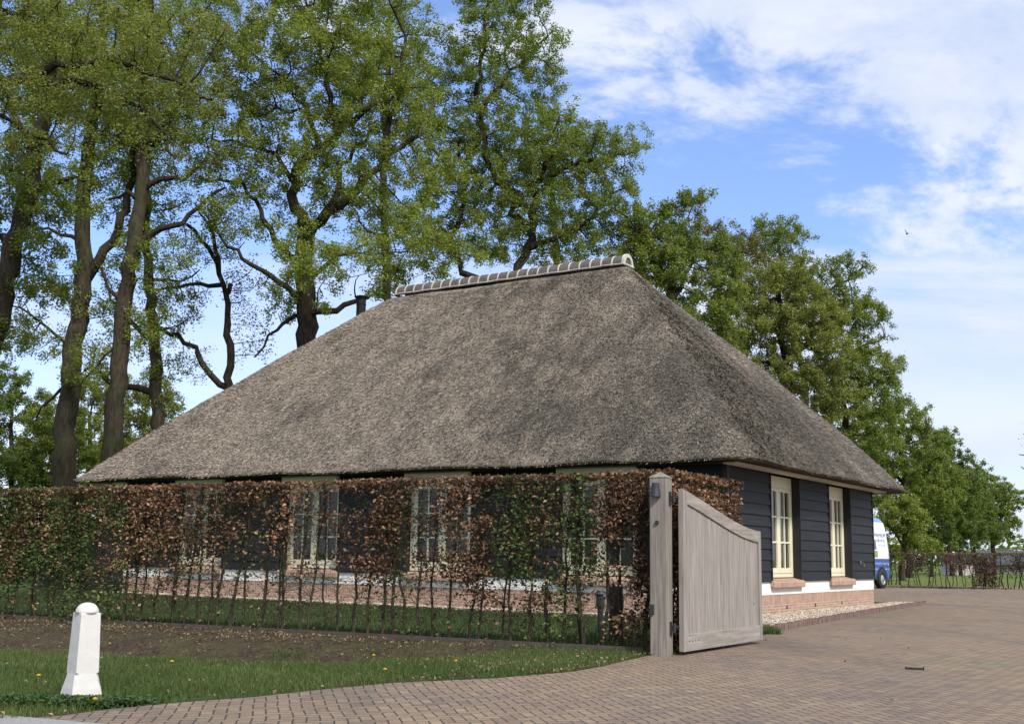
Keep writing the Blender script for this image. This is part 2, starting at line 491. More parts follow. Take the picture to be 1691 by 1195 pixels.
# ---------------------------------------------------------------- site layout
rng = np.random.default_rng(7)
HX, HY, HA = 4.5259, 24.3307, 0.9982          # house: near corner and bearing of its gable-end wall
HW, HL = 10.7723, 19.4
EDGE_PX = [(-60, 1196), (110, 1181), (184, 1171), (300, 1160), (420, 1151), (549, 1137), (648, 1128), (820, 1120), (944, 1109.5), (994, 1101), (1033, 1091), (1070, 1083)]
EP = np.array([G(*p)[:2] for p in EDGE_PX])
BP = np.array([G(*p)[:2] for p in [(-60, 1074), (0, 1077), (150, 1085), (300, 1092), (420, 1098), (550, 1098), (680, 1091), (800, 1083), (880, 1076), (950, 1074), (1075, 1080)]])
HP0 = G(60, 1024)[:2]; HP1 = G(1075, 1079)[:2]
hd = (HP1-HP0)/np.linalg.norm(HP1-HP0)          # hedge direction, left to right
hn = np.array([hd[1], -hd[0]])                     # towards the road
if hn[1] > 0: hn = -hn


def f_edge(x): return np.interp(x, EP[:, 0], EP[:, 1])
def f_bank(x): return np.interp(x, BP[:, 0], BP[:, 1])
def f_hedge(x): return HP0[1]+(x-HP0[0])*hd[1]/hd[0]


def smooth(t): t = np.clip(t, 0, 1); return t*t*(3-2*t)


def ground_z(x, y):
    x = np.asarray(x, float); y = np.asarray(y, float)
    z = .28*smooth((y-34)/8)*smooth((x-8)/3)
    hy, by = f_hedge(x), f_bank(x)
    wdt = np.maximum(hy-by, .01)
    t = np.clip((hy-y)/wdt, 0, 1)
    prof = np.where(t < .30, 0, np.where(t < .75, -smooth((t-.30)/.45), -1+smooth((t-.75)/.25)))
    z = z+prof*np.clip(wdt*.125, 0, .52)*(x < 1.2)
    return z


def grid_axis(lo, hi, step, far, near=0):
    a = np.arange(lo, hi, step); b = hi+np.cumsum(step*1.25**np.arange(1, 60)); b = b[b < far]
    c = lo-np.cumsum(step*1.25**np.arange(1, 60)); c = c[c > -far]
    return np.concatenate([c[::-1], a, b])


KP = [G(*p)[:2] for p in [(1257, 1050), (1285, 1042), (1358, 1028.5), (1447, 1012.5), (1498, 1003), (1530, 998.5)]]
LEFT = [(EP[0][0]-8, EP[0][1]-.6)]+[tuple(p) for p in EP]+[(2.75, 16.4)]+[tuple(p) for p in KP]+[(KP[-1][0]-1.5, KP[-1][1]+.9), (8.0, KP[-1][1]+1.2), (8.0, 49.0)]
LEFT = np.array(LEFT)
gx = grid_axis(-14, 4, .14, 1500); gy = grid_axis(8, 24, .14, 1500)
XX, YY = np.meshgrid(gx, gy)
ZZ = ground_z(XX, YY)
near_ = (XX > -15) & (XX < 4) & (YY > 7) & (YY < 25)
nzv = np.array([mnoise.noise((float(a)*1.7, float(b)*1.7, 0))*.5+mnoise.noise((float(a)*5, float(b)*5, 3))*.25 if c else 0 for a, b, c in zip(XX.ravel(), YY.ravel(), near_.ravel())]).reshape(XX.shape)
soil = ((YY < f_hedge(XX)+.25) & (YY > f_bank(XX)) & (XX < 2.2)).astype(float)
edgey = f_edge(XX); soil = np.maximum(soil, ((YY < edgey+.18) & (XX < 2)).astype(float)*.6)
ZZ = ZZ+nzv*(.015+.13*((soil > .9)))*near_*(YY > edgey+.05)
xl_ = np.interp(YY, LEFT[:, 1], LEFT[:, 0]); ZZ = ZZ-.25*((XX > xl_+.6) & (YY > 20) & (YY < 48.5) & (XX < 68))
V = np.stack([XX, YY, ZZ], -1).reshape(-1, 3)
ny, nx = XX.shape
ii, jj = np.meshgrid(np.arange(ny-1), np.arange(nx-1), indexing='ij')
F = np.stack([ii*nx+jj, ii*nx+jj+1, (ii+1)*nx+jj+1, (ii+1)*nx+jj], -1).reshape(-1, 4)
o = npmesh('ground', V, F, M_ground, smooth=True, attrs={'soil': ('POINT', soil.ravel())})
tag(o, kind='structure')

# driveway paving
ys = np.unique(np.concatenate([[3.0], np.arange(6, 50.01, .25), LEFT[:, 1]])); ys = ys[ys <= 50]
Vv, Ff = [], []
nxs = 24
far0 = U(1469, 966, 50)[:2]; far1 = U(1691, 973, 46)[:2]
for yy in ys:
    xl = np.interp(yy, LEFT[:, 1], LEFT[:, 0]) if yy > LEFT[0][1] else LEFT[0][0]
    for t in np.linspace(0, 1, nxs)**1.6:
        xx = xl+(70-xl)*t
        Vv.append((xx, yy, float(ground_z(np.array(xx if xx > 2 else 9e0 if False else xx), yy))+.006 if xx > 2 else .006))
for r in range(len(ys)-1):
    for c in range(nxs-1): Ff.append((r*nxs+c, r*nxs+c+1, (r+1)*nxs+c+1, (r+1)*nxs+c))
o = npmesh('driveway', Vv, Ff, M_pave); tag(o, kind='structure')
# narrow strip of the public road in the near left corner
ra, rb = G(-40, 1178)[:2], G(170, 1197)[:2]
rdv = (rb-ra)/np.linalg.norm(rb-ra); rn = np.array([rdv[1], -rdv[0]]); rn = rn if rn[1] < 0 else -rn
a = ra-rdv*30; b = rb+rdv*30
mb = MB(); mb.add([(a[0], a[1], .012), (b[0], b[1], .012), (b[0]+rn[0]*5, b[1]+rn[1]*5, .012), (a[0]+rn[0]*5, a[1]+rn[1]*5, .012)], [(0, 1, 2, 3)])
tag(mb.build('road', M_asphalt), kind='structure')
# soldier-brick row across the drive, flush
mb = MB(); p0 = KP[-1]; p1 = G(1700, 1004)[:2]; dd = (p1-p0)/np.linalg.norm(p1-p0); nn = np.array([-dd[1], dd[0]])
zz = lambda p: float(ground_z(p[0], p[1]))
pts = [p0+dd*t for t in np.linspace(0, np.linalg.norm(p1-p0), 30)]
for q in range(len(pts)-1):
    A, B = pts[q], pts[q+1]
    mb.add([(A[0], A[1], zz(A)+.011), (B[0], B[1], zz(B)+.011), (B[0]+nn[0]*.11, B[1]+nn[1]*.11, zz(B+nn*.11)+.011), (A[0]+nn[0]*.11, A[1]+nn[1]*.11, zz(A+nn*.11)+.011)], [(0, 1, 2, 3)])
tag(mb.build('drive_border_path', M_kerb), kind='structure')

# gravel bed with raised kerb
hu = np.array([math.cos(HA), math.sin(HA)]); hv = np.array([-math.sin(HA), math.cos(HA)])
def hw(s, t): return np.array([HX, HY])+hu*s+hv*t
kk = [np.array(p) for p in KP[1:]]
gp = [hw(.3, -.02), hw(-.55, -.02), kk[0]+np.array([-.5, .1])]+kk+[hw(HW+.35, -.02)]
mb = MB(); n_ = len(gp)
bm = bmesh.new(); vs = [bm.verts.new((p[0], p[1], .075)) for p in gp]; fc = bm.faces.new(vs)
bmesh.ops.triangulate(bm, faces=[fc]); me = bpy.data.meshes.new('gravel_path'); bm.to_mesh(me); bm.free(); me.materials.append(M_gravel)
tag(link(bpy.data.objects.new('gravel_path', me)), kind='structure')
mb = MB()
kl = [kk[0]+np.array([-.5, .1])]+kk
rr = random.Random(3)
for q in range(len(kl)-1):
    A, B = kl[q], kl[q+1]; L_ = np.linalg.norm(B-A); dd = (B-A)/L_; nn = np.array([dd[1], -dd[0]]); m_ = max(1, int(L_/.105))
    for e in range(m_):
        a0 = A+dd*(L_*e/m_); a1 = A+dd*(L_*(e+1)/m_-.008); h_ = .115+rr.uniform(-.012, .012); jn = nn*rr.uniform(-.008, .008)
        P = [a0+jn, a1+jn, a1-nn*.09, a0-nn*.09]
        mb.hexa([(p[0], p[1], -.05) for p in P]+[(p[0], p[1], h_) for p in P])
tag(mb.build('kerb', M_kerb), kind='structure')
# loose stones on the gravel
pt = []
while len(pt) < 9000:
    s_, t_ = (rng.uniform(-1.5, HW+3.5), rng.uniform(-3.2, -.02)) if rng.random() < .75 else (rng.uniform(-.5, -.03), rng.uniform(0, HL-.5))
    p = hw(s_, t_)
    if t_ < 0:
        i_ = np.interp(p[0], [q[0] for q in kl], [q[1] for q in kl], left=99)
        if p[1] < i_+.10 or p[0] > kk[-1][0]-.3: continue
        if s_ > HW+.3 and p[1] > kk[-1][1]: continue
    pt.append((p[0], p[1], .082))
pt = np.array([(a_, b_, c_ if (np.array([a_-HX, b_-HY])@hv) < 0 else .04) for a_, b_, c_ in pt]); r_ = rng.uniform(.010, .024, len(pt))
oc = np.array([(1, 0, 0), (-1, 0, 0), (0, 1, 0), (0, -1, 0), (0, 0, .6), (0, 0, -.6)], float)
of = np.array([(0, 2, 4), (2, 1, 4), (1, 3, 4), (3, 0, 4), (2, 0, 5), (1, 2, 5), (3, 1, 5), (0, 3, 5)])
ang = rng.uniform(0, 6.28, len(pt)); ca, sa = np.cos(ang), np.sin(ang)
ocr = np.stack([oc[None, :, 0]*ca[:, None]*1.4-oc[None, :, 1]*sa[:, None], oc[None, :, 0]*sa[:, None]*1.4+oc[None, :, 1]*ca[:, None], np.repeat(oc[None, :, 2], len(pt), 0)], -1)
Vp = pt[:, None, :]+ocr*r_[:, None, None]; Fp = (of[None]+np.arange(len(pt))[:, None, None]*6).reshape(-1, 3)
mb = MB(); P_ = [hw(-.5, -.02), hw(.2, -.02), hw(.2, HL), hw(-.5, HL)]; mb.add([(p[0], p[1], .035) for p in P_]+[(p[0], p[1], -.06) for p in P_], [(0, 1, 2, 3), (0, 4, 5, 1), (3, 2, 6, 7), (0, 3, 7, 4)]); tag(mb.build('gravel_strip_path', M_gravel), kind='structure')
stm, n, b = mat('gravel_stone')
at = n.new('ShaderNodeAttribute', attribute_name='tint').outputs['Fac']
n.put(b.inputs['Base Color'], n.ramp(at, [(0, (.28, .21, .14)), (.4, (.46, .38, .28)), (.8, (.60, .52, .41)), (1, (.72, .68, .60))])); b.inputs['Roughness'].default_value = .8
o = npmesh('gravel_stones', Vp.reshape(-1, 3), Fp, stm, attrs={'tint': ('FACE', np.repeat(rng.random(len(pt)), 8))})
tag(o, 'loose pale gravel stones in the bed along the house plinth', 'gravel', kind='stuff')


# ---------------------------------------------------------------- leaves
def leaves(P, size, r, up=.4, aspect=.62, fold=.25):
    """diamond leaves, each two triangles folded on the midrib; P (n,3)"""
    n = len(P); s = size*(.65+.7*r.random(n))
    a = r.normal(size=(n, 3)); a[:, 2] *= .6; a /= np.linalg.norm(a, axis=1)[:, None]
    nr = r.normal(size=(n, 3)); nr[:, 2] += up*2; b = np.cross(nr, a); b /= np.linalg.norm(b, axis=1)[:, None]+1e-9
    c = np.cross(a, b)
    s = s[:, None]
    v0 = P-a*s*.5; v1 = P+a*s*.5; v2 = P+b*s*aspect*.5+c*s*fold*.4+a*s*.06; v3 = P-b*s*aspect*.5+c*s*fold*.4-a*s*.04
    V = np.stack([v0, v2, v1, v3], 1).reshape(-1, 3); q = np.arange(n)*4
    F = np.stack([np.stack([q, q+1, q+2], 1), np.stack([q, q+2, q+3], 1)], 1).reshape(-1, 3)
    return V, F, n


def leaf_obj(name, P, size, mat_, parent, r, **k):
    V, F, n = leaves(P, size, r, **k)
    return npmesh(name, V, F, mat_, parent, attrs={'tint': ('FACE', np.repeat(r.random(n), 2))})


# ---------------------------------------------------------------- trees
TREES = []


def tree(name, label, D, limbs, blobs, lm, nleaf, lsize=.12, seed=0, natt=900, bark=None, group=None, cat='tree', spread=.26, kill=.55, step=.42, thin=1.0, zbase=0.0, tipfrac=4, droop=0):
    r = np.random.default_rng(seed); sc = D/FPX; bark = bark or M_bark
    nleaf = int(nleaf*2.05); natt = int(natt*1.2); lsize *= .86
    pos, par, fix = [], [], []
    limbpaths = []
    for li, (pts, r0, r1) in enumerate(limbs):
        P = np.array([U(p[0], p[1], D+(p[2] if len(p) > 2 else 0)) for p in pts])
        if li == 0 and P[0][2] > zbase+.1:
            b0 = P[0].copy(); b0[2] = zbase-.1; mid = (b0+P[0])/2; mid[2] = max(P[0][2]*.3, .4)
            P = np.vstack([b0, P]); r_base = r0*1.35
        else: r_base = r0
        seg = np.linalg.norm(np.diff(P, axis=0), axis=1); cum = np.concatenate([[0], np.cumsum(seg)])
        m = max(3, int(cum[-1]/step)+1); t = np.linspace(0, cum[-1], m)
        Q = np.stack([np.interp(t, cum, P[:, a]) for a in range(3)], 1)
        for _ in range(2): Q[1:-1] = (Q[:-2]+2*Q[1:-1]+Q[2:])/4
        amp = .03+.02*min(1, 20*sc*r1)
        Q[1:-1] += r.normal(size=(m-2, 3))*amp*(1.6 if li else 1)
        rad = (r_base+(r1-r_base)*(np.linspace(0, 1, m)**.8))*sc*.88
        if li == 0: rad[0] *= 1.25
        if li > 0:   # attach
            A = np.array(pos); k = int(np.argmin(np.linalg.norm(A-Q[0], axis=1))); prev = k; Q[0] = A[k]; rad[0] = min(rad[0]*1.1, fix[k])
            st = 1
        else: prev = -1; st = 0
        for q in range(st, m):
            pos.append(Q[q]); par.append(prev); fix.append(rad[q]); prev = len(pos)-1
        limbpaths.append((Q, rad))
    nlimb = len(pos)
    # attraction points through the crown's volume
    w = np.array([b[2]*b[3]*(b[4] if len(b) > 4 else 1) for b in blobs]); w = w/w.sum(); cnt = (w*natt).astype(int)+3
    At = []
    for b, c in zip(blobs, cnt):
        dz = b[5] if len(b) > 5 else 0
        C = U(b[0], b[1], D+dz); rx, rz = b[2]*sc, b[3]*sc; ry = (rx+rz)/2*.85
        g_ = r.normal(size=(c, 3)); g_ /= np.linalg.norm(g_, axis=1)[:, None]; g_ *= (r.random(c)**.42)[:, None]
        At.append(C+g_*np.array([rx, ry, rz]))
    At = np.concatenate(At)
    At = At[At[:, 2] > zbase+.6]
    pos = np.array(pos); par = np.array(par); 
    keep_from = 0
    cand = np.arange(len(pos))
    # only the limbs' outer two thirds sprout
    near = np.full(len(At), -1); dist = np.full(len(At), 1e9)
    lowz = pos[0, 2]+(At[:, 2].min()-pos[0, 2])*.6
    ok = pos[:, 2] > min(lowz, pos[:, 2].max()-1)
    idx = cand[ok]
    for q0 in range(0, len(idx), 400):
        ch = idx[q0:q0+400]; d = np.linalg.norm(At[:, None]-pos[ch][None], axis=2); k = d.argmin(1); dm = d[np.arange(len(At)), k]
        bt = dm < dist; dist[bt] = dm[bt]; near[bt] = ch[k[bt]]
    P_, R_ = [p for p in pos], list(par)
    alive = np.ones(len(At), bool)
    for it in range(170):
        if alive.sum() < len(At)*.02: break
        ids = near[alive]; Aa = At[alive]; Pn = np.array(P_)
        d = Aa-Pn[ids]; d /= np.linalg.norm(d, axis=1)[:, None]+1e-9
        un, inv = np.unique(ids, return_inverse=True)
        acc = np.zeros((len(un), 3)); np.add.at(acc, inv, d)
        acc += r.normal(size=acc.shape)*.50; acc[:, 2] -= droop
        acc /= np.linalg.norm(acc, axis=1)[:, None]+1e-9
        new = Pn[un]+acc*step
        s0 = len(P_)
        P_ += [q for q in new]; R_ += [int(q) for q in un]
        ai = np.where(alive)[0]
        dn = np.linalg.norm(At[ai][:, None]-new[None], axis=2); k = dn.argmin(1); dm = dn[np.arange(len(ai)), k]
        bt = dm < dist[ai]; dist[ai[bt]] = dm[bt]; near[ai[bt]] = s0+k[bt]
        alive[ai[dist[ai] < kill]] = False
        if len(P_) > 7000: break
    pos = np.array(P_); par = np.array(R_); N = len(pos)
    # children and pipe-model radii
    area = np.zeros(N); size = np.ones(N, int); spread *= .85; tip = 0.0165*thin
    kids = [[] for _ in range(N)]
    for i in range(N-1, 0, -1):
        if area[i] == 0: area[i] = tip**2.2
        if par[i] >= 0: area[par[i]] += area[i]; size[par[i]] += size[i]; kids[par[i]].append(i)
    rad = area**(1/2.2)
    rad[:nlimb] = np.maximum(fix, np.minimum(rad[:nlimb], np.array(fix)*1.1)) if nlimb else rad
    for i in range(nlimb, N):
        if rad[i] > rad[par[i]]*.85: rad[i] = rad[par[i]]*.85
    root = empty(name, tuple(pos[0]*[1, 1, 0]+[0, 0, zbase]), 0, label, cat, group)
    off = np.array(root.location)
    V, F = tubes([(limbpaths[0][0]-off, limbpaths[0][1])], 14)
    # lumpy bark silhouette
    V = V+r.normal(size=V.shape)*.012
    npmesh('trunk', V, F, bark, root, smooth=True)
    ch = []
    for Q, rd in limbpaths[1:]: ch.append((Q-off, rd))
    big = tubes(ch, 9) if ch else None
    chains = []; started = np.zeros(N, bool); started[:nlimb] = True
    for i in range(nlimb, N):
        if started[i]: continue
        c = [par[i], i]; started[i] = True; cur = i
        while kids[cur]:
            nx_ = max(kids[cur], key=lambda q: area[q])
            if started[nx_]: break
            c.append(nx_); started[nx_] = True; cur = nx_
        rr_ = rad[c].copy(); rr_[0] = rr_[1]
        chains.append((pos[c]-off, rr_))
    Vt, Ft = tubes(chains, 4)
    if big is not None:
        Ft = np.concatenate([big[1], Ft+len(big[0])]); Vt = np.concatenate([big[0], Vt])
    npmesh('branches', Vt, Ft, M_barkd, root, smooth=True)
    tips = np.where((size <= tipfrac) & (np.arange(N) >= nlimb))[0]
    per = max(1, int(nleaf/len(tips)))
    base = np.repeat(pos[tips], per, 0)
    # leaves bunch in small tufts along the twig ends
    tu = r.normal(size=(len(tips)*3, 3))*spread
    pick = (np.repeat(np.arange(len(tips)), per)*3+r.integers(0, 3, len(base)))
    LP = base+tu[pick]+r.normal(size=base.shape)*.11-off
    keep = (LP[:, 2] > .3-zbase)
    leaf_obj('crown', LP[keep], lsize, lm, root, r)
    print('TREE', label[:40], 'nodes', N, 'tips', len(tips), 'leaves', len(base))
    TREES.append(root)
    return root


def run_trees():
    T = tree
    # near limb of an oak just outside the frame on the left
    T('oak_tree', 'oak just outside the left edge whose two long dark limbs reach across the top left', 31,
      [([(-230, 700), (-215, 500), (-190, 330), (-150, 230)], 30, 20),
       ([(-150, 230), (-60, 150), (0, 125), (60, 132), (95, 105), (125, 93), (170, 96), (215, 106), (262, 122), (300, 140), (350, 165)], 14, 3),
       ([(0, 125), (50, 141), (110, 128), (160, 140), (205, 155), (245, 185), (268, 220), (290, 262)], 10, 2.5),
       ([(-150, 230), (-80, 60), (0, 10), (40, 25), (70, 50), (130, 75)], 9, 3),
       ([(-190, 330), (-60, 190), (20, 190), (60, 225), (110, 255)], 8, 2.5),
       ([(200, 104), (235, 125), (270, 160)], 4, 1.5)],
      [(60, 40, 130, 90, 1.1), (210, 75, 130, 70), (120, 160, 150, 60, .7), (300, 150, 90, 50), (250, 215, 60, 50, .6), (30, -60, 140, 70), (330, 60, 60, 60, .6), (0, 230, 70, 50, .5)],
      L_olive, 21000, .085, 1, 1300, M_barkd, 'oaks around the barn', spread=.22)
    T('oak_tree', 'leaning oak at the left edge, its trunk cut by the frame', 36,
      [([(-30, 640), (-8, 545), (15, 440), (42, 340), (55, 285), (62, 230), (75, 150), (88, 60), (95, -40)], 26, 8),
       ([(48, 318), (75, 300), (105, 290), (140, 300)], 9, 3), ([(25, 410), (0, 380), (-40, 350)], 6, 2),
       ([(60, 250), (30, 200), (0, 160)], 7, 3), ([(72, 170), (110, 120), (140, 60)], 7, 3)],
      [(40, 330, 90, 60), (30, 250, 80, 60, .7), (120, 330, 60, 40), (60, 420, 70, 40, .5), (70, 100, 130, 110, .7), (60, 480, 70, 30, .4), (20, 560, 60, 40, .5)],
      L_green, 24000, .10, 2, 900, None, 'oaks around the barn')
    T('oak_tree', 'straight oak with a forked stem, leftmost of the two tall trunks beside the thatch', 42,
      [([(105, 805), (108, 740), (115, 650), (125, 560), (140, 450), (137, 380), (135, 330), (146, 240), (160, 150), (168, 60), (175, -40)], 18, 9),
       ([(142, 465), (160, 432), (185, 400), (196, 360), (214, 325), (222, 270), (225, 200)], 11, 5),
       ([(128, 600), (100, 560), (60, 520), (20, 505)], 4, 1.5), ([(125, 630), (90, 650), (60, 690)], 4, 1.5),
       ([(137, 400), (100, 385), (60, 380)], 5, 2), ([(160, 150), (110, 110), (60, 80)], 6, 2)],
      [(140, 80, 150, 120), (180, 250, 90, 80, .8), (90, 300, 90, 60, .8), (80, 470, 80, 40, .5), (170, 500, 60, 40, .35), (60, 560, 60, 40, .5), (130, 180, 120, 60, .8), (215, 420, 50, 40, .4)],
      L_fresh, 34000, .105, 3, 1200, None, 'oaks around the barn')
    T('oak_tree', 'tall oak with pinkish brown trunk rising beside the left eave of the thatch', 41,
      [([(180, 790), (184, 740), (193, 640), (200, 540), (210, 470), (224, 400), (232, 330), (236, 240), (240, 150), (243, 60), (250, -40)], 17, 8),
       ([(226, 402), (250, 388), (285, 375), (310, 360), (330, 345), (352, 318), (372, 310)], 8, 2.5),
       ([(232, 330), (215, 320), (195, 318), (175, 330)], 6, 2),
       ([(205, 505), (180, 480), (165, 440)], 5, 2),
       ([(236, 250), (280, 200), (300, 140), (310, 60)], 8, 3), ([(230, 310), (260, 300), (300, 300), (330, 280), (345, 250)], 7, 2),
       ([(200, 560), (160, 600), (130, 640)], 3, 1.2)],
      [(280, 40, 120, 110), (300, 190, 90, 90, .7), (240, 150, 90, 90, .6), (350, 330, 50, 50, .35), (270, 440, 60, 40, .35), (240, 540, 60, 40, .35), (330, 260, 60, 50, .5), (150, 600, 50, 40, .3)],
      L_fresh, 30000, .10, 4, 1200, None, 'oaks around the barn')
    T('oak_tree', 'slim oak with low crooked side limb, standing just left of the sky gap', 46,
      [([(264, 740), (264, 690), (258, 640), (256, 590), (251, 500), (245, 430), (240, 350), (236, 260), (238, 150)], 13, 5),
       ([(262, 660), (245, 650), (228, 644), (205, 646), (190, 640), (165, 610), (150, 600), (140, 610)], 8, 3),
       ([(252, 565), (232, 545), (212, 525), (202, 510), (180, 480)], 6, 2), ([(252, 545), (268, 540), (285, 541)], 4, 2),
       ([(247, 460), (275, 475), (300, 470), (330, 445)], 4, 1.3)],
      [(300, 530, 35, 40, .35), (275, 600, 40, 40, .3), (230, 330, 90, 80, .7), (240, 200, 90, 80, .8), (285, 480, 50, 40, .4), (190, 560, 50, 40, .4), (270, 660, 40, 30, .3), (140, 630, 40, 30, .4)],
      L_fresh, 12000, .11, 5, 700, None, 'oaks around the barn')
    T('oak_tree', 'small nearly bare oak rising from behind the left slope of the thatch', 45,
      [([(376, 700), (378, 640), (380, 590), (376, 530), (377, 490), (368, 462), (356, 430), (343, 405), (325, 385), (308, 370)], 11, 3),
       ([(374, 640), (352, 615), (340, 590), (325, 575), (300, 560), (280, 545), (262, 540)], 7, 3.5),
       ([(370, 472), (350, 472), (325, 465), (300, 468), (288, 480), (265, 482), (255, 480)], 5, 2),
       ([(362, 445), (362, 420), (352, 390), (340, 360), (322, 335)], 5, 1.5),
       ([(376, 478), (379, 470), (381, 468)], 5, 4.5)],
      [(330, 400, 50, 60, .8), (290, 500, 50, 40, .5), (400, 470, 40, 60, .6), (320, 600, 40, 40, .5), (420, 560, 50, 40, .6), (370, 380, 50, 40, .7)],
      L_brownish, 2600, .10, 6, 600, M_barkd, 'oaks around the barn', thin=.8, spread=.2)
    T('oak_tree', 'big spreading oak with dark twisting limbs behind the left end of the ridge', 42,
      [([(506, 640), (507, 560), (508, 505), (503, 470), (500, 440), (504, 405), (506, 390)], 21, 17),
       ([(506, 392), (492, 350), (486, 300), (485, 278), (500, 262), (535, 245), (560, 225), (585, 195), (612, 180), (650, 160)], 13, 4),
       ([(505, 392), (520, 372), (545, 352), (580, 325), (602, 302), (612, 296), (640, 262), (660, 238), (690, 225)], 13, 4),
       ([(500, 450), (488, 425), (460, 408), (445, 385), (430, 352), (416, 325), (400, 300), (370, 290), (330, 295)], 8, 2),
       ([(503, 500), (470, 462), (440, 448), (415, 438), (395, 425), (375, 405), (355, 375), (335, 345)], 7, 1.8),
       ([(512, 520), (540, 512), (570, 505), (590, 495), (610, 490)], 8, 4),
       ([(500, 510), (470, 532), (450, 545), (438, 570), (420, 590)], 5, 1.5),
       ([(530, 248), (510, 190), (490, 150), (455, 120)], 7, 2.5), ([(560, 228), (545, 170), (540, 110), (520, 60)], 8, 3),
       ([(640, 265), (640, 200), (660, 120), (670, 60)], 7, 3), ([(545, 350), (560, 300), (575, 255), (610, 215)], 7, 3),
       ([(500, 470), (530, 450), (545, 425), (570, 410), (610, 420)], 6, 2), ([(580, 190), (530, 200), (480, 180), (440, 190)], 6, 2),
       ([(487, 300), (450, 250), (400, 235), (350, 230)], 6, 2)],
      [(500, 110, 180, 100, 1.3), (420, 200, 90, 80, .9), (620, 150, 110, 100, 1.2), (560, 270, 130, 90, .8), (420, 290, 90, 60, .7), (560, 440, 95, 50, 1.1, -2), (480, 490, 60, 40, .5), (690, 400, 80, 45, 1.1, -2), (650, 330, 80, 60, .7), (520, -20, 200, 60), (700, 270, 70, 70, .7), (390, 380, 50, 50, .25), (740, 425, 70, 34, 1.2, -1), (800, 430, 60, 26, 1.1, -1), (665, 455, 50, 26, 1.1, -1), (480, 370, 60, 50, .5)],
      L_fresh, 78000, .105, 7, 2600, M_barkd, 'oaks around the barn')
    T('oak_tree', 'straight slender oak trunk directly left of the ridge end, behind the big oak', 50,
      [([(640, 560), (640, 480), (636, 400), (632, 300), (634, 240), (640, 160), (645, 60)], 10, 5),
       ([(634, 245), (655, 220), (685, 205), (705, 190)], 6, 2), ([(636, 330), (610, 300), (595, 270)], 5, 2), ([(637, 400), (600, 380), (590, 350)], 4, 1.5)],
      [(640, 80, 110, 100, .8), (690, 180, 70, 60, .6), (640, 400, 60, 60, .5), (590, 340, 60, 40, .5), (640, 470, 50, 25, .6)],
      L_green, 15000, .12, 8, 700, M_barkd, 'oaks around the barn')
    T('oak_tree', 'large dark green oak filling the sky directly above the tiled ridge', 50,
      [([(845, 520), (852, 445), (868, 415), (880, 390), (880, 370), (878, 350)], 10, 8),
       ([(868, 415), (890, 405), (915, 400), (950, 385), (985, 350), (1010, 320)], 7, 2.5),
       ([(880, 375), (860, 360), (835, 355), (845, 340), (870, 335), (860, 320)], 7, 5),
       ([(878, 355), (890, 300), (905, 240), (925, 190)], 7, 2), ([(860, 325), (820, 300), (800, 250), (790, 160), (800, 60), (812, -20)], 7, 3),
       ([(762, 470), (752, 400), (745, 380), (700, 385)], 7, 4), ([(748, 390), (765, 340), (770, 290), (760, 230)], 6, 3),
       ([(795, 180), (830, 130), (870, 90), (905, 60)], 5, 2), ([(890, 300), (950, 270), (1000, 262), (1050, 250)], 5, 2)],
      [(820, 70, 100, 90, .75), (880, 100, 70, 80, .6), (770, 180, 100, 80, .7), (850, 240, 110, 90, 1.3), (950, 260, 90, 70, 1.2), (1010, 240, 75, 40, .6), (790, 320, 100, 70, 1.3), (910, 350, 110, 60, 1.4), (1010, 340, 65, 70, 1.2), (740, 290, 60, 80, .8), (1000, 410, 70, 40, 1.1), (830, -10, 110, 50, .7), (920, 420, 60, 25, .7), (730, 380, 70, 50, 1.0), (800, 400, 70, 35, .8), (960, 410, 50, 28, .9)],
      L_green, 70000, .115, 9, 2600, M_barkd, 'oaks around the barn')
    T('oak_tree', 'thin straight oak stem showing between the dark branches above the ridge', 58,
      [([(920, 500), (918, 430), (915, 380), (912, 330), (915, 250)], 8, 4)],
      [(920, 250, 90, 90, .6), (880, 380, 80, 50, .5), (950, 400, 60, 40, .5), (820, 400, 90, 40, .4)], L_green, 9000, .13, 10, 500, M_barkd, 'oaks around the barn')
    T('oak_tree', 'mid green oak looking over the right hip of the thatch below the big dark oak', 50,
      [([(1110, 640), (1110, 560), (1105, 480), (1110, 420)], 10, 6), ([(1108, 500), (1140, 450), (1150, 400)], 6, 2), ([(1106, 470), (1070, 420), (1060, 380)], 6, 2)],
      [(1090, 450, 80, 70, 1.2), (1130, 420, 75, 60), (1150, 510, 90, 60, 1.2), (1070, 380, 60, 50), (1120, 350, 50, 35, .35), (1190, 450, 50, 60), (1200, 560, 60, 50), (1150, 335, 25, 25, .15), (1050, 450, 60, 50, 1.1), (1100, 400, 60, 40, 1.0)],
      L_green, 34000, .12, 11, 1400, M_barkd, 'trees along the right of the barn')
    T('oak_tree', 'bronze tinted tree behind the right hip, its sparse top next to the dark oak', 58,
      [([(1190, 700), (1190, 600), (1185, 500), (1190, 430)], 8, 4), ([(1187, 500), (1220, 450), (1225, 400)], 5, 2)],
      [(1170, 400, 60, 45, .8), (1210, 430, 70, 50), (1240, 480, 60, 50, .9), (1120, 340, 45, 30, .3)], L_brownish, 11000, .12, 12, 700, M_barkd, 'trees along the right of the barn', spread=.3)
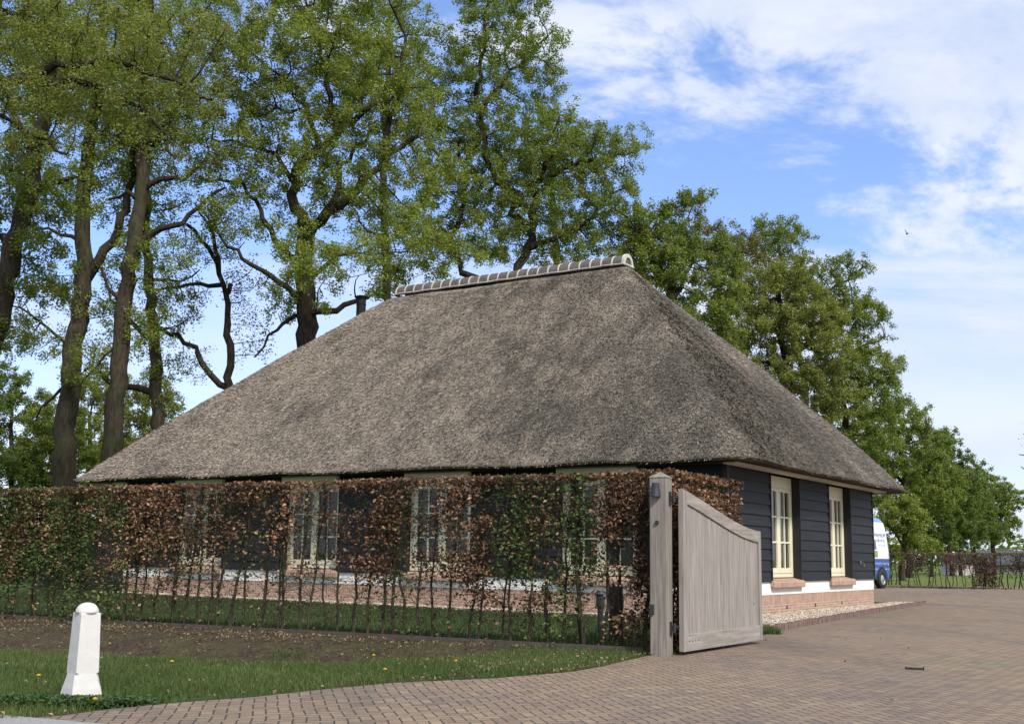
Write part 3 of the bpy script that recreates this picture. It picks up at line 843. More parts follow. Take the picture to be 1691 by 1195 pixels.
    T('oak_tree', 'olive leaved rounded tree rising over the middle of the right hip', 54,
      [([(1300, 760), (1298, 660), (1295, 600), (1290, 540), (1285, 480)], 10, 5), ([(1297, 620), (1260, 590), (1225, 590)], 5, 2), ([(1296, 600), (1340, 560), (1360, 520)], 5, 2), ([(1296, 650), (1330, 610), (1370, 600)], 4, 1.5)],
      [(1290, 480, 75, 45), (1320, 530, 85, 60, 1.2), (1260, 550, 80, 70, 1.1), (1340, 600, 75, 60, 1.1), (1290, 630, 80, 50, .9), (1240, 620, 60, 40, .8), (1370, 660, 50, 50)],
      L_olive, 40000, .12, 13, 1500, M_barkd, 'trees along the right of the barn', spread=.28)
    T('oak_tree', 'tall airy oak with two tufted tops standing against the blue sky', 62,
      [([(1330, 760), (1330, 640), (1310, 540), (1290, 460), (1285, 400)], 9, 3), ([(1312, 550), (1350, 510), (1370, 480), (1400, 460), (1425, 440)], 5, 1.8), ([(1296, 480), (1265, 440), (1245, 410)], 4, 1.5)],
      [(1285, 400, 55, 48, .9), (1260, 410, 30, 30, .5), (1400, 445, 42, 32, .9), (1350, 470, 50, 45, .6), (1310, 450, 50, 40, .6), (1380, 500, 50, 35, .4)],
      L_green, 15000, .12, 14, 1000, M_barkd, 'trees along the right of the barn', spread=.24)
    T('oak_tree', 'green oak with open branches reaching furthest right above the thatch eave', 64,
      [([(1400, 800), (1398, 700), (1385, 640), (1385, 590), (1400, 560), (1415, 530)], 9, 3), ([(1390, 600), (1425, 575), (1460, 555)], 4, 1.5), ([(1398, 680), (1440, 650), (1460, 620)], 5, 2)],
      [(1420, 520, 60, 42, .45), (1450, 550, 35, 22, .3), (1430, 600, 60, 40, 1.1), (1440, 650, 58, 45, 1.2), (1390, 640, 60, 60, 1.0), (1370, 560, 40, 50, .7), (1420, 710, 75, 50, 1.2), (1480, 610, 14, 20, .3)],
      L_green, 34000, .125, 15, 1500, M_barkd, 'trees along the right of the barn', spread=.26)
    T('oak_tree', 'broad green oak just beyond the eave tip on the right', 74,
      [([(1500, 900), (1498, 830), (1490, 780), (1485, 730)], 5, 3), ([(1495, 800), (1540, 770)], 4, 2), ([(1494, 800), (1450, 760)], 4, 2)],
      [(1480, 700, 60, 45), (1450, 750, 70, 55, 1.2), (1520, 740, 60, 50, 1.1), (1490, 800, 80, 50, 1.2), (1540, 800, 60, 50)],
      L_green, 34000, .14, 16, 1200, M_barkd, 'trees along the right of the barn', spread=.32, zbase=.2)
    T('oak_tree', 'darker green tree standing between the eave tip and the last round tree', 88,
      [([(1570, 905), (1568, 850), (1562, 800), (1560, 760)], 3.6, 2.5)],
      [(1550, 745, 40, 35), (1580, 800, 50, 60), (1540, 800, 50, 50), (1550, 850, 60, 35)], L_dark, 22000, .17, 17, 700, M_barkd, 'trees along the right of the barn', spread=.38, zbase=.2)
    T('oak_tree', 'last round headed tree at the far right of the row beyond the low hedge', 104,
      [([(1640, 912), (1638, 880), (1635, 850), (1632, 820)], 3.4, 2.4), ([(1638, 870), (1665, 840)], 3, 1.5)],
      [(1620, 805, 42, 38), (1650, 830, 36, 42), (1610, 850, 60, 40, 1.2), (1655, 865, 28, 32)], L_green, 26000, .18, 18, 800, M_barkd, 'trees along the right of the barn', spread=.4, zbase=.2)
    T('young_tree', 'pale fresh leaved young tree right behind the van and low hedge', 62,
      [([(1490, 930), (1492, 890), (1495, 860)], 5, 3), ([(1491, 895), (1470, 870)], 3, 1)],
      [(1475, 865, 34, 40), (1500, 860, 36, 38), (1520, 895, 30, 22, .6), (1465, 900, 22, 20, .7)], L_fresh, 9000, .13, 19, 400, None, spread=.3, zbase=.2)
    # trunks of the row seen under the crowns on the right
    for q, (px, D, w_) in enumerate([(1538, 80, 2.6), (1610, 95, 2.2), (1586, 92, 3)]):
        T('oak_tree', ['bare lower trunk seen just right of the pale young tree', 'slim trunk under the last round headed tree', 'thickest dark trunk under the crowns beyond the low hedge'][q], D,
          [([(px, 915), (px-2, 880), (px-4, 840)], w_, w_*.6)], [(px-5, 840, 45, 30), (px+10, 872, 45, 22, .9), (px-10, 892, 40, 12, .6)], L_dark, 9000, .17, 20+q, 300, M_barkd, 'trees along the right of the barn', spread=.35, zbase=.2)
    # understorey at the left behind the hedge
    us = [(20, 690, 62, 'bushy green tree low at the left edge behind the hedge', L_dark), (95, 740, 60, 'low dense tree between the left edge and the first straight trunk', L_green),
          (150, 700, 66, 'small tree glimpsed between the two straight trunks', L_olive), (240, 680, 64, 'small olive tree just left of the thatch eave slope', L_olive), (-60, 640, 58, 'dark small tree mostly outside the left edge', L_dark)]
    for q, (px, py, D, lb, lm_) in enumerate(us):
        T('small_tree', lb, D, [([(px, 800), (px+3, 760), (px-4, 720), (px, 680)], 6, 3), ([(px+2, 765), (px-22, 735)], 3, 1.5), ([(px+2, 765), (px+22, 735)], 3, 1.5)],
          [(px, py-40, 55, 50), (px-30, py+20, 50, 45), (px+30, py+20, 50, 50), (px, py+70, 60, 35, .8), (px+10, 830, 60, 40, .9), (px-20, 880, 60, 35, .7), (px+30, 770, 60, 40, .9), (px-35, 790, 60, 40, .9)], lm_, 24000, .13, 30+q, 600, None, 'small trees behind the hedge', spread=.3, kill=.6)
    # bare tree outside the right edge whose twig tips enter the frame
    T('bare_tree', 'bare twigs of a tree entering at the right edge', 56,
      [([(1800, 930), (1795, 860), (1780, 800), (1775, 760)], 6, 3), ([(1790, 830), (1740, 790), (1705, 775), (1686, 770)], 3, .8), ([(1780, 790), (1730, 750), (1700, 757), (1683, 750)], 3, .8), ([(1776, 765), (1740, 740), (1700, 728), (1690, 716)], 3, .8)],
      [(1790, 720, 60, 60), (1740, 740, 50, 40)], L_brownish, 200, .09, 40, 200, M_barkd, thin=.7, zbase=.1)


run_trees()

# distant wood on the horizon
r = np.random.default_rng(50)
Pd = []
for q in range(150):
    az = -.62+1.24*q/149+r.normal()*.005; D = 330+r.normal()*15; hh = 6+4*r.random()
    c = np.array([D*math.tan(az), D, hh*.45]); g_ = r.normal(size=(70, 3)); g_ /= np.linalg.norm(g_, axis=1)[:, None]
    Pd.append(c+g_*(r.random((70, 1))**.4)*np.array([6, 4, hh*.55]))
Pd = np.concatenate(Pd); Pd = Pd[Pd[:, 2] > .2]
o = leaf_obj('distant_wood', Pd, 1.9, L_dark, None, r); tag(o, 'distant wood along the horizon beyond the field', 'wood', kind='stuff')


# ---------------------------------------------------------------- hedges
def hedge(name, label, A, B, h0, h1, thick, nst, lbrown, lgreen, seed, top_frac, dens, green, size=.062, zb=0.0, stem_r=.021, twigs=160, brown=None, stem_parts=True, group=None):
    """A, B world xy ends; dens(u,v) / green(u,v): density in 0..1 at position u along and v up"""
    r = np.random.default_rng(seed); A = np.array(A); B = np.array(B); L = np.linalg.norm(B-A); d = (B-A)/L; nrm = np.array([-d[1], d[0]])
    root = empty(name, (A[0], A[1], zb), 0, label, 'hedge', group)

    def W_(u, v, w):
        u = np.asarray(u); x = d[0]*u*L+nrm[0]*w; y = d[1]*u*L+nrm[1]*w
        gz = ground_z(A[0]+x, A[1]+y)-zb
        return np.stack([x, y, gz*0+v], -1)
    tw = []
    for s in range(nst):
        u0 = (s+.5+r.uniform(-.48, .48))/nst; hh = h0+(h1-h0)*u0; w0 = r.uniform(-.06, .06)
        m = 12; vv = np.linspace(-.05, hh-.03-r.random()*.15, m)
        dx = np.cumsum(r.normal(size=m)*.020)+r.normal()*.012*np.arange(m); dw = np.cumsum(r.normal(size=m)*.012)
        P = W_(u0+dx/L, vv, w0+dw); R = stem_r*(.7+.7*r.random())*np.linspace(1.15, .4, m)
        V, F = tubes([(P, R)], 7)
        if stem_parts: npmesh('stem', V, F, M_barkh, root, smooth=True)
        else: tw.append((P, R))
        for q in range(twigs):
            # side twig: leaves the stem and zigzags
            v = r.uniform(.03, .97)**.72*hh; k = int(np.clip((v+.05)/hh*(m-1), 0, m-2)); p = P[k].copy(); p[2] = v
            n_ = r.integers(3, 6); dr = r.normal(size=3); dr[2] = abs(dr[2])*.6+.15; dr /= np.linalg.norm(dr); pts = [p]
            for e in range(n_):
                dr = dr+r.normal(size=3)*.45; dr /= np.linalg.norm(dr)
                p = p+dr*r.uniform(.05, .10)
                ww = (p[0]*nrm[0]+p[1]*nrm[1])
                if abs(ww) > thick/2: p = p-np.array([nrm[0], nrm[1], 0])*(ww-math.copysign(thick/2, ww))
                p[2] = min(p[2], hh); pts.append(p)
            tw.append((pts, np.linspace(.0046, .0016, len(pts))*(stem_r/.021)))
    V, F = tubes(tw, 3); npmesh('twigs', V, F, M_barkh, root)
    for nm, cnt, fn, lm_ in (('dead_leaves', lbrown, dens, brown or L_dead), ('green_leaves', lgreen, green, L_hedge)):
        if not cnt: continue
        n_ = cnt*8; u = r.random(n_); v = r.random(n_)
        keep = r.random(n_) < fn(u*L, v, r); u, v = u[keep][:cnt], v[keep][:cnt]
        n_ = len(u); hh = h0+(h1-h0)*u
        # leaves sit mostly in the clipped outer faces
        w = np.where(r.random(n_) < .6, np.sign(r.random(n_)-.5)*thick/2*(1-.25*np.abs(r.normal(size=n_))), r.uniform(-thick/2, thick/2, n_))
        w = np.clip(w, -thick/2-.03, thick/2+.03)
        # clump
        P = W_(u, v*hh, w)+r.normal(size=(n_, 3))*np.array([.02, .02, .02])
        P[:, 2] = np.minimum(P[:, 2], hh+r.normal(size=n_)*.022)
        # top sheet
        top = (v > 1-top_frac); P[top, 2] = np.maximum(P[top, 2], hh[top]-.12*r.random(top.sum()))
        ok = P[:, 2] > .05
        leaf_obj(nm, P[ok], size, lm_, root, r, up=.1, aspect=.6, fold=.5)
    return root


M_barkh = barkmat('hedge_stem', (.022, .020, .014), (.085, .072, .050), .35)
nz2 = lambda x, y, s: np.array([mnoise.noise((float(a)*s, float(b)*s, 5.5)) for a, b in zip(x, y)])


def L_at(px):    # distance along the near hedge for an image column, from its left end
    t = []
    A_ = hA; dv = hd
    rr_ = ray(px, 1040); # intersect vertical planes in plan
    M_ = np.array([[rr_[0], -dv[0]], [rr_[1], -dv[1]]]); s_ = np.linalg.solve(M_, A_)
    return s_[1]


hA = HP0-hd*1.9; hB = G(1075, 1078)[:2]-hd*.02+np.array([0, .14])
HLEN = np.linalg.norm(hB-hA)
cols = [-70, 90, 195, 215, 290, 345, 395, 440, 475, 560, 600, 660, 700, 760, 800, 840, 930, 965, 1000, 1040, 1075]
dn_ = [.30, .28, .30, .72, .24, .08, .55, .75, .17, .18, .62, .38, .22, .65, .60, .30, .18, .35, .85, .95, .85]
gn_ = [.90, .95, .78, .12, .16, .20, .08, .04, .05, .05, .05, .12, .05, .05, .25, .85, .95, .45, .10, .04, .03]
cu = np.array([L_at(c) for c in cols])


def dens_b(u, v, r):
    a = np.interp(u, cu, dn_); nzv_ = nz2(u, v*2.4, 1.9); n3 = nz2(u+9, v*2.4, 5.0)
    top = np.clip((v-.91)/.05, 0, 1); low = np.clip((.40+.16*nz2(u+4, v*0, 1.1)-v)/.12, 0, 1)
    d = a*(.38+1.25*nzv_+1.0*n3)*(1-.92*low)*(.75+.5*v)
    d = np.maximum(d, top*.95*np.clip(a+.25, 0, 1))
    # sprays hanging low near the gate post
    lowclump = np.exp(-((u-L_at(1050))/.22)**2)*(v < .38)*.7+np.exp(-((u-L_at(1012))/.15)**2)*(v < .22)*.35
    return np.clip(np.maximum(d, lowclump*(n3 > -.05)), .004, 1)


def dens_g(u, v, r):
    a = np.interp(u, cu, gn_); nzv_ = nz2(u+30, v*2.4, 1.7); n3 = nz2(u+50, v*2.4, 4.5)
    base = a*(.55+1.0*nzv_+.8*n3)*np.where(v < .36, .40, 1)*np.where((v > .9) & (a < .5), .4, 1)
    return np.clip(base, .0, 1)


hedge('beech_hedge', 'tall clipped beech hedge of brown and green leaves left of the gate post', hA, hB, 2.29, 2.41, .40, 54, 25000, 16000, 61, .06, dens_b, dens_g)
# return hedge along the drive behind the gate leaf
gh = G(1126, 1076, .05)[:2]; ge = G(1256, 1056, .05)[:2]; gd = (ge-gh)/np.linalg.norm(ge-gh); gnn = np.array([-gd[1], gd[0]])
rA = gh+gnn*.50+gd*.10; rB = gh+gnn*.42+gd*2.62


def dens_r(u, v, r):
    n3 = nz2(u+70, v*2.4, 3.0)
    return np.clip((.75+.5*n3)*np.where(v < .35, .25, 1), 0, 1)


hedge('beech_hedge', 'brown leaved beech hedge return along the drive behind the open gate', rA, rB, 2.45, 2.42, .62, 10, 19000, 0, 62, .08, dens_r, dens_g)
# low far hedge across the yard end
fA = U(1462, 966, 50)[:2]; fB = U(1900, 980, 42.5)[:2]


def dens_f(u, v, r):
    n3 = nz2(u, v*1.4, 1.6); tp = np.clip((v-.90)/.05, 0, 1)
    right = np.clip((u-5.2)/1.0, 0, 1)
    d = (.28+1.5*n3)*np.clip((v-.40)/.12, 0, 1)*(1-.8*right)
    colm = np.exp(-((u-4.35)/.45)**4)
    return np.clip(np.maximum(np.maximum(d, tp*.95), colm), 0, 1)


hedge('beech_hedge', 'low clipped brown hedge across the far end of the paved yard', fA, fB, 1.36, 1.42, .35, 60, 6500, 1200, 63, .08, dens_f,
      lambda u, v, r: np.clip((.2+nz2(u, v, 1.3))*(v > .3), 0, 1), size=.08, zb=.28, stem_r=.017, twigs=22, brown=L_deadd)

# edging board at the hedge foot
mb = MB()
for q in range(14):
    a_ = hA+hd*(HLEN*q/14)-hn*.02; b_ = hA+hd*(HLEN*(q+1)/14)-hn*.02; w_ = hn*.03
    z0 = -.05; z1 = .075
    mb.hexa([(a_[0], a_[1], z0), (b_[0], b_[1], z0), (b_[0]+w_[0], b_[1]+w_[1], z0), (a_[0]+w_[0], a_[1]+w_[1], z0), (a_[0], a_[1], z1), (b_[0], b_[1], z1), (b_[0]+w_[0], b_[1]+w_[1], z1), (a_[0]+w_[0], a_[1]+w_[1], z1)])
tag(mb.build('edging_board', M_edging), 'low dark wooden edging board along the foot of the tall hedge', 'edging')

# ---------------------------------------------------------------- house
ZB, ZWH, ZWIN, ZE, ZR = .7667, .4767, .8539, 3.2287, 9.3703
house = empty('thatched_barn', (HX, HY, 0), HA, 'low black boarded barn under a huge weathered thatched hip roof', 'barn')


def fb(mb, face, w0, w1, d0, d1, z0, z1):
    if face == 'L': mb.box(d0, d1, w0, w1, z0, z1)
    else: mb.box(w0, w1, d0, d1, z0, z1)


OPEN = {'L': [(2.04, 4.04), (6.46, 8.40), (10.61, 12.52), (14.77, 16.67)], 'R': [(2.56, 4.50), (6.79, 8.62)]}
LEN = {'L': HL, 'R': HW}
DOOR = (17.95+.95, HL)      # dark doorway bay at the far end of the long wall
# inner wall core
mb = MB(); mb.box(.34, HW-.34, .34, HL-.34, 0, ZE-.02)
mb.build('wall', M_blackr, house)
for face in 'LR':
    ln = LEN[face]; ops = OPEN[face]; end = ln if face == 'R' else 18.85
    mb = MB(); fb(mb, face, .0, end, .012, .33, -.1, .262); mb.build('brick_plinth', M_brick, house)
    mb = MB(); fb(mb, face, .0, end, .010, .33, .262, ZWH); mb.build('soldier_course', M_soldier, house)
    mb = MB(); fb(mb, face, -.0, end, 0, .33, ZWH, ZB); mb.build('plinth_band', M_render, house)
    # weatherboards, one lapped board after another
    segs = []; c = .06
    for a_, b_ in ops: segs.append((c, a_-.035)); c = b_+.035
    segs.append((c, end-.0))
    nb = 10; bh = (ZE-ZB)/nb
    for s0, s1 in segs:
        mb = MB()
        for q in range(nb):
            z0 = ZB+bh*q-(.012 if q else 0); z1 = ZB+bh*(q+1)+.01
            # bottom edge proud, top tucked in
            p = []
            for z, dd_ in ((z0, -.045), (z1, -.012)):
                for w, d_ in ((s0, dd_), (s1, dd_), (s1, .08), (s0, .08)):
                    p.append((d_, w, z) if face == 'L' else (w, d_, z))
            mb.hexa(p)
        mb.build('weatherboarding', M_black, house, bevel=.004, seg=1)
    for a_, b_ in ops:
        win = MB()
        r0 = .157
        fb(win, face, a_, a_+.10, r0, r0+.08, ZWIN, ZE-.03); fb(win, face, b_-.10, b_, r0, r0+.08, ZWIN, ZE-.03)
        fb(win, face, a_+.10, b_-.10, r0, r0+.08, ZE-.30, ZE-.03); fb(win, face, a_+.10, b_-.10, r0, r0+.08, ZWIN, ZWIN+.09)
        wf = win.build('window', M_cream, house, bevel=.006)
        mid = (a_+b_)/2
        z0, z1 = ZWIN+.09, ZE-.30
        for c0, c1 in ((a_+.10, mid), (mid, b_-.10)):
            cs = MB(); d0, d1 = r0-.012, r0+.05
            st = .105
            fb(cs, face, c0+.004, c0+st, d0, d1, z0+.004, z1-.004); fb(cs, face, c1-st, c1-.004, d0, d1, z0+.004, z1-.004)
            fb(cs, face, c0+st, c1-st, d0, d1, z1-.09, z1-.004); fb(cs, face, c0+st, c1-st, d0, d1, z0+.004, z0+.125)
            cm_ = (c0+c1)/2; zz0, zz1 = z0+.125, z1-.09
            fb(cs, face, cm_-.02, cm_+.02, d0+.008, d1-.01, zz0, zz1)
            for t in (1/3, 2/3):
                zc = zz0+(zz1-zz0)*t
                fb(cs, face, c0+st, cm_-.02, d0+.010, d1-.012, zc-.02, zc+.02); fb(cs, face, cm_+.02, c1-st, d0+.010, d1-.012, zc-.02, zc+.02)
            cs.build('casement', M_cream, wf, bevel=.004)
            gl = MB(); fb(gl, face, c0+st-.01, c1-st+.01, r0+.03, r0+.042, zz0-.01, zz1+.01); gl.build('glass', M_glass, wf)
        # black reveal boards round the opening
        for q0, q1 in ((a_-.035, a_-.002), (b_+.002, b_+.035)):
            rv = MB(); fb(rv, face, q0, q1, -.05, .33, ZB, ZE-.02); rv.build('reveal', M_blackr, house)
        # brick sill, sloping out
        sl_ = MB(); p = []
        for z_in, z_out in ((ZWIN-.16, ZWIN-.235), (ZWIN-.012, ZWIN-.075)):
            for w, d_, z in ((a_-.06, -.11, z_out), (b_+.10, -.11, z_out), (b_+.10, .19, z_in), (a_-.06, .19, z_in)):
                p.append((d_, w, z) if face == 'L' else (w, d_, z))
        sl_.hexa(p); sl_.build('sill', M_sill, house, bevel=.03)
        hp = MB(); fb(hp, face, a_-.001, b_+.001, -.17, .15, ZE-.20, ZE-.014)
        if face == 'L': hp.build('lintel_board', M_cream, house, bevel=.004)
# corner boards
mb = MB(); mb.box(-.055, .055, -.055, .055, ZB, ZE-.02); mb.build('corner_board', M_blackr, house, bevel=.003)
mb = MB(); mb.box(HW-.02, HW+.035, -.05, .10, ZB, ZE-.02); mb.build('corner_board', M_blackr, house, bevel=.003)
mb = MB(); mb.box(-.05, .30, 18.85, HL, 0, ZE-.02); mb.build('barn_door', M_blackr, house, bevel=.003)
mb = MB(); mb.box(-.17, -.052, 18.9, HL, ZE-.20, ZE-.014); mb.build('lintel_board', M_cream, house)
# rear and far walls so the barn is closed
mb = MB(); mb.box(HW-.33, HW-.001, .33, HL-.34, 0, ZE-.03); mb.box(.30, HW-.33, HL-.33, HL-.001, 0, ZE-.03); mb.build('rear_wall', M_black, house)
# vents and tap on the gable end
mb = MB()
for w in (3.55, 5.6, 7.75): mb.box(w, w+.07, .004, .05, .14, .21)
mb.build('air_vent', M_blackr, house)
mb = MB(); mb.box(9.35, 9.43, -.06, -.03, 1.18, 1.27); mb.tube([(9.40, -.05, 1.22), (9.40, -.12, 1.22), (9.42, -.13, 1.15)], [.012]*3, 6)
mb.tube([(9.62, -.05, 1.16), (9.66, -.08, 1.10), (9.70, -.06, 1.16)], [.008]*3, 6)
mb.build('wall_tap', M_steel, house)
# soffits
mb = MB(); mb.box(-.30, HW+.35, -.36, -.058, ZE-.02, ZE+.02); mb.build('soffit', M_creamd, house)
mb = MB(); mb.box(-.50, -.062, -.058, HL+.5, ZE-.012, ZE+.018); mb.build('soffit', M_blackr, house)

# roof: nested rounded rectangles from the eave to the ridge
RO, ROL = .86, 20.06-HL
RY0, RY1 = 5.077, 18.8993-5.6309
nS, nC, nF = 90, 7, 70


def rloop(x0, x1, y0, y1, R, z):
    pts = []; R0 = R; S_ = min(R, .16)
    for (cx, cy, a0, R) in ((x0+R0, y0+R0, math.pi, R0), (x1-S_, y0+S_, 1.5*math.pi, S_), (x1-S_, y1-S_, 0, S_), (x0+S_, y1-S_, .5*math.pi, S_)):
        for q in range(nC): a = a0+(math.pi/2)*q/(nC-1); pts.append((cx+R*math.cos(a), cy+R*math.sin(a)))
    out = []
    for k in range(4):
        arc = pts[k*nC:(k+1)*nC]; out += arc
        a_ = arc[-1]; b_ = pts[((k+1) % 4)*nC]
        m = nS if k in (1, 3) else nS//2
        for q in range(1, m): t = q/m; out.append((a_[0]+(b_[0]-a_[0])*t, a_[1]+(b_[1]-a_[1])*t))
    return [(p[0], p[1], z) for p in out]


loops = []
ex0, ex1, ey0, ey1 = -RO, HW+RO+.16, -RO, HL+ROL+.34
# underside: from the soffit outwards, then the cut edge
loops.append(rloop(ex0+.55, ex1-.55, ey0+.55, ey1-.45, .05, ZE+.05))
loops.append(rloop(ex0+.36, ex1-.36, ey0+.36, ey1-.30, .25, ZE+.035))
loops.append(rloop(ex0+.10, ex1-.10, ey0+.10, ey1-.10, .50, ZE-.005))
loops.append(rloop(ex0+.02, ex1-.02, ey0+.02, ey1-.02, .56, ZE+.015))
loops.append(rloop(ex0-.015, ex1+.015, ey0-.015, ey1+.015, .60, ZE+.07))
for q in range(nF+1):
    f = q/nF; R = .60*(1-f)+.16*f
    e = .24
    x0 = ex0+(HW/2-e-ex0)*f; x1 = ex1+(HW/2+e-ex1)*f; y0 = ey0+(RY0-.1-ey0)*f; y1 = ey1+(RY1+.12-ey1)*f
    gq = f+.012*math.sin(math.pi*f)-.018*math.exp(-f*9)*(1-f)
    z = ZE+.12+(ZR-.12-ZE-.12)*gq+.10*math.exp(-f*30)*0
    loops.append(rloop(x0, x1, y0, y1, min(R, (x1-x0)/2-.01), z))
Vr = np.array([p for l in loops for p in l]); nL = len(loops[0])
rgn = np.random.default_rng(5)
# gentle undulation plus tufty roughness
und = np.array([mnoise.noise((p[0]*.55, p[1]*.55, p[2]*.55))*.07+mnoise.noise((p[0]*2.2, p[1]*2.2, p[2]*2.2))*.022 for p in Vr])
wgt = np.repeat(np.array([0, .2, .5, .7, .8]+[1]*(nF+1)), nL)
Vr[:, 2] += und*wgt
Vr[:, 0] += und*.5*wgt*np.sign(Vr[:, 0]-HW/2)*-1; 
i_, j_ = np.meshgrid(np.arange(len(loops)-1), np.arange(nL), indexing='ij'); i_ = i_.ravel(); j_ = j_.ravel(); j2 = (j_+1) % nL
Fr = np.stack([i_*nL+j_, i_*nL+j2, (i_+1)*nL+j2, (i_+1)*nL+j_], 1)
roof = npmesh('roof', Vr, Fr, M_thatch, house, smooth=True)

# cut reed ends: small stubs all over the slopes (same thatch)
r = np.random.default_rng(77)
base = 5*nL
q = r.integers(5, len(loops)-2, 260000); jj_ = r.integers(0, nL, 260000)
A0 = Vr[q*nL+jj_]; A1 = Vr[q*nL+(jj_+1) % nL]; B0 = Vr[(q+1)*nL+jj_]
ee = A1-A0; el = np.linalg.norm(ee, axis=1)
pk = r.random(len(q)) < np.minimum(1, el/.23)
# keep the two slopes that can be seen plus a fringe of the others
vis = ((A0[:, 0] < HW/2+.6) | (A0[:, 1] < RY0))
pk &= vis
A0, A1, B0 = A0[pk], A1[pk], B0[pk]
tt, ss = r.random((len(A0), 1)), r.random((len(A0), 1))
up_ = B0-A0; Nn = np.cross(A1-A0, up_); Nn /= np.linalg.norm(Nn, axis=1)[:, None]+1e-9
upn = up_/(np.linalg.norm(up_, axis=1)[:, None]+1e-9); sdn = np.cross(Nn, upn)
C = A0+(A1-A0)*tt+up_*ss
dr = -upn+sdn*r.normal(size=(len(C), 1))*.45+Nn*(.28+.25*r.random((len(C), 1))); dr /= np.linalg.norm(dr, axis=1)[:, None]
ln_ = (.035+.055*r.random((len(C), 1))); wd = (.006+.008*r.random((len(C), 1)))
s2 = np.cross(dr, Nn); s2 /= np.linalg.norm(s2, axis=1)[:, None]+1e-9
V4 = np.stack([C-s2*wd-dr*.02, C+s2*wd-dr*.02, C+dr*ln_+s2*wd*.7, C+dr*ln_-s2*wd*.7], 1).reshape(-1, 3)
F4 = np.arange(len(C)*4).reshape(-1, 4)
sm, n, b = mat('reed_ends')
at = n.new('ShaderNodeAttribute', attribute_name='tint').outputs['Fac']
co = n.new('ShaderNodeTexCoord').outputs['Object']
st = n.noise(n.mapping(co, (.55, .55, .26)), 1.3, 8, .70, .4); yq = n.sep(co)[1]
stain = n.m('ADD', st, n.m('ADD', n.m('MULTIPLY', n.sstep(yq, 12.0, 5.0), .07), n.m('MULTIPLY', n.sstep(yq, 5.5, 0.0), .10)))
c = n.ramp(at, [(0, (.04, .032, .025)), (.40, (.18, .145, .115)), (.78, (.38, .31, .25)), (1, (.58, .485, .40))])
c = n.mix(n.m('MULTIPLY', n.sstep(stain, .49, .68), .75), c, n.mix(at, (.016, .015, .013), (.20, .18, .155)))
n.put(b.inputs['Base Color'], c); b.inputs['Roughness'].default_value = .9; b.inputs['Specular IOR Level'].default_value = .15
ro_ = npmesh('reed_ends', V4, F4, sm, roof, attrs={'tint': ('FACE', r.random(len(C)))})
tag(ro_, kind='stuff')
print('reeds', len(C))

# ridge of half round tiles in mortar
zc = ZR-.07
ntile = 23; y0, y1 = RY0-.02, RY1-.18; tl = (y1-y0)/ntile
HWD, HGT = .27, .33


def arch(k, m=14, w=HWD, h=HGT):
    a = math.pi*k/m; return (HW/2-w*math.cos(a)*(1-.0), h*math.sin(a)**.75 if math.sin(a) > 0 else 0)


def archband(mb, ya, yb, o_in, o_out, m=14):
    vs = []
    for y in (ya, yb):
        for oo in (o_in, o_out):
            for k in range(m+1):
                a = math.pi*k/m; vs.append((HW/2-(HWD+oo)*math.cos(a), y, zc+(HGT+oo)*max(0, math.sin(a))**.8))
    n1_ = m+1; fs = []
    for k in range(m):
        fs += [(n1_+k, n1_+k+1, 3*n1_+k+1, 3*n1_+k), (k, k+1, n1_+k+1, n1_+k), (2*n1_+k, 3*n1_+k, 3*n1_+k+1, 2*n1_+k+1), (k, 2*n1_+k, 2*n1_+k+1, k+1)]
    mb.add(vs, fs)


for q in range(ntile):
    mb = MB(); ya = y0+q*tl; archband(mb, ya+.022, ya+tl-.022, -.05, .0+.004*(q % 2)); t_ = mb.build('ridge_tile', M_tile, roof, smooth=False)
    mb = MB(); archband(mb, ya+tl-.022, ya+tl+.022, -.05, .014); mb.build('ridge_mortar_joint', M_mortar, roof)
mb = MB(); archband(mb, y0-.045, y0+.035, -.075, .03)
for s in (-1, 1):
    xc = HW/2+s*(HWD+.03)
    mb.tube([(xc, y, zc+.03+.008*math.sin(y*7)) for y in np.linspace(y0-.04, y1+.05, 40)], [.019]*40, 6)
mb.tube([(HW/2+x, y0-.06, zc+.02-.02*abs(x)) for x in np.linspace(-HWD, HWD, 9)], [.028]*9, 6)
mb.tube([(HW/2+x, y1+.06, zc+.02) for x in np.linspace(-HWD, HWD, 9)], [.04]*9, 6)
mb.build('ridge_mortar_edge', M_mortar, roof)
mb = MB(); vs = [(HW/2-(HWD-.06)*math.cos(math.pi*k/12), y0-.01, zc+(HGT-.08)*max(0, math.sin(math.pi*k/12))**.8) for k in range(13)]
mb.add(vs+[(v[0], v[1]+.05, v[2]) for v in vs], [tuple(range(13)), tuple(range(13, 26))[::-1]]); mb.build('ridge_end_tile', M_tile, roof)
# flue pipe through the far end of the roof
fl_top = U(597, 489, 39.5); fp = np.array([[hu[0], hu[1]], [hv[0], hv[1]]])@(fl_top[:2]-np.array([HX, HY]))
mb = MB(); zt = fl_top[2]; cx_, cy_ = fp
mb.lathe([(.165, zt-2.6), (.165, zt-.32), (.18, zt-.31), (.18, zt-.29), (.165, zt-.28), (.165, zt-.12), (.19, zt-.11), (.20, zt-.06), (.24, zt-.05), (.24, zt-.02), (.12, zt+.02)], 20, (cx_, cy_))
mb.build('flue_pipe', simple('flue_black', (.010, .010, .011), .7, .2, 20, spec=.25), roof, smooth=False)

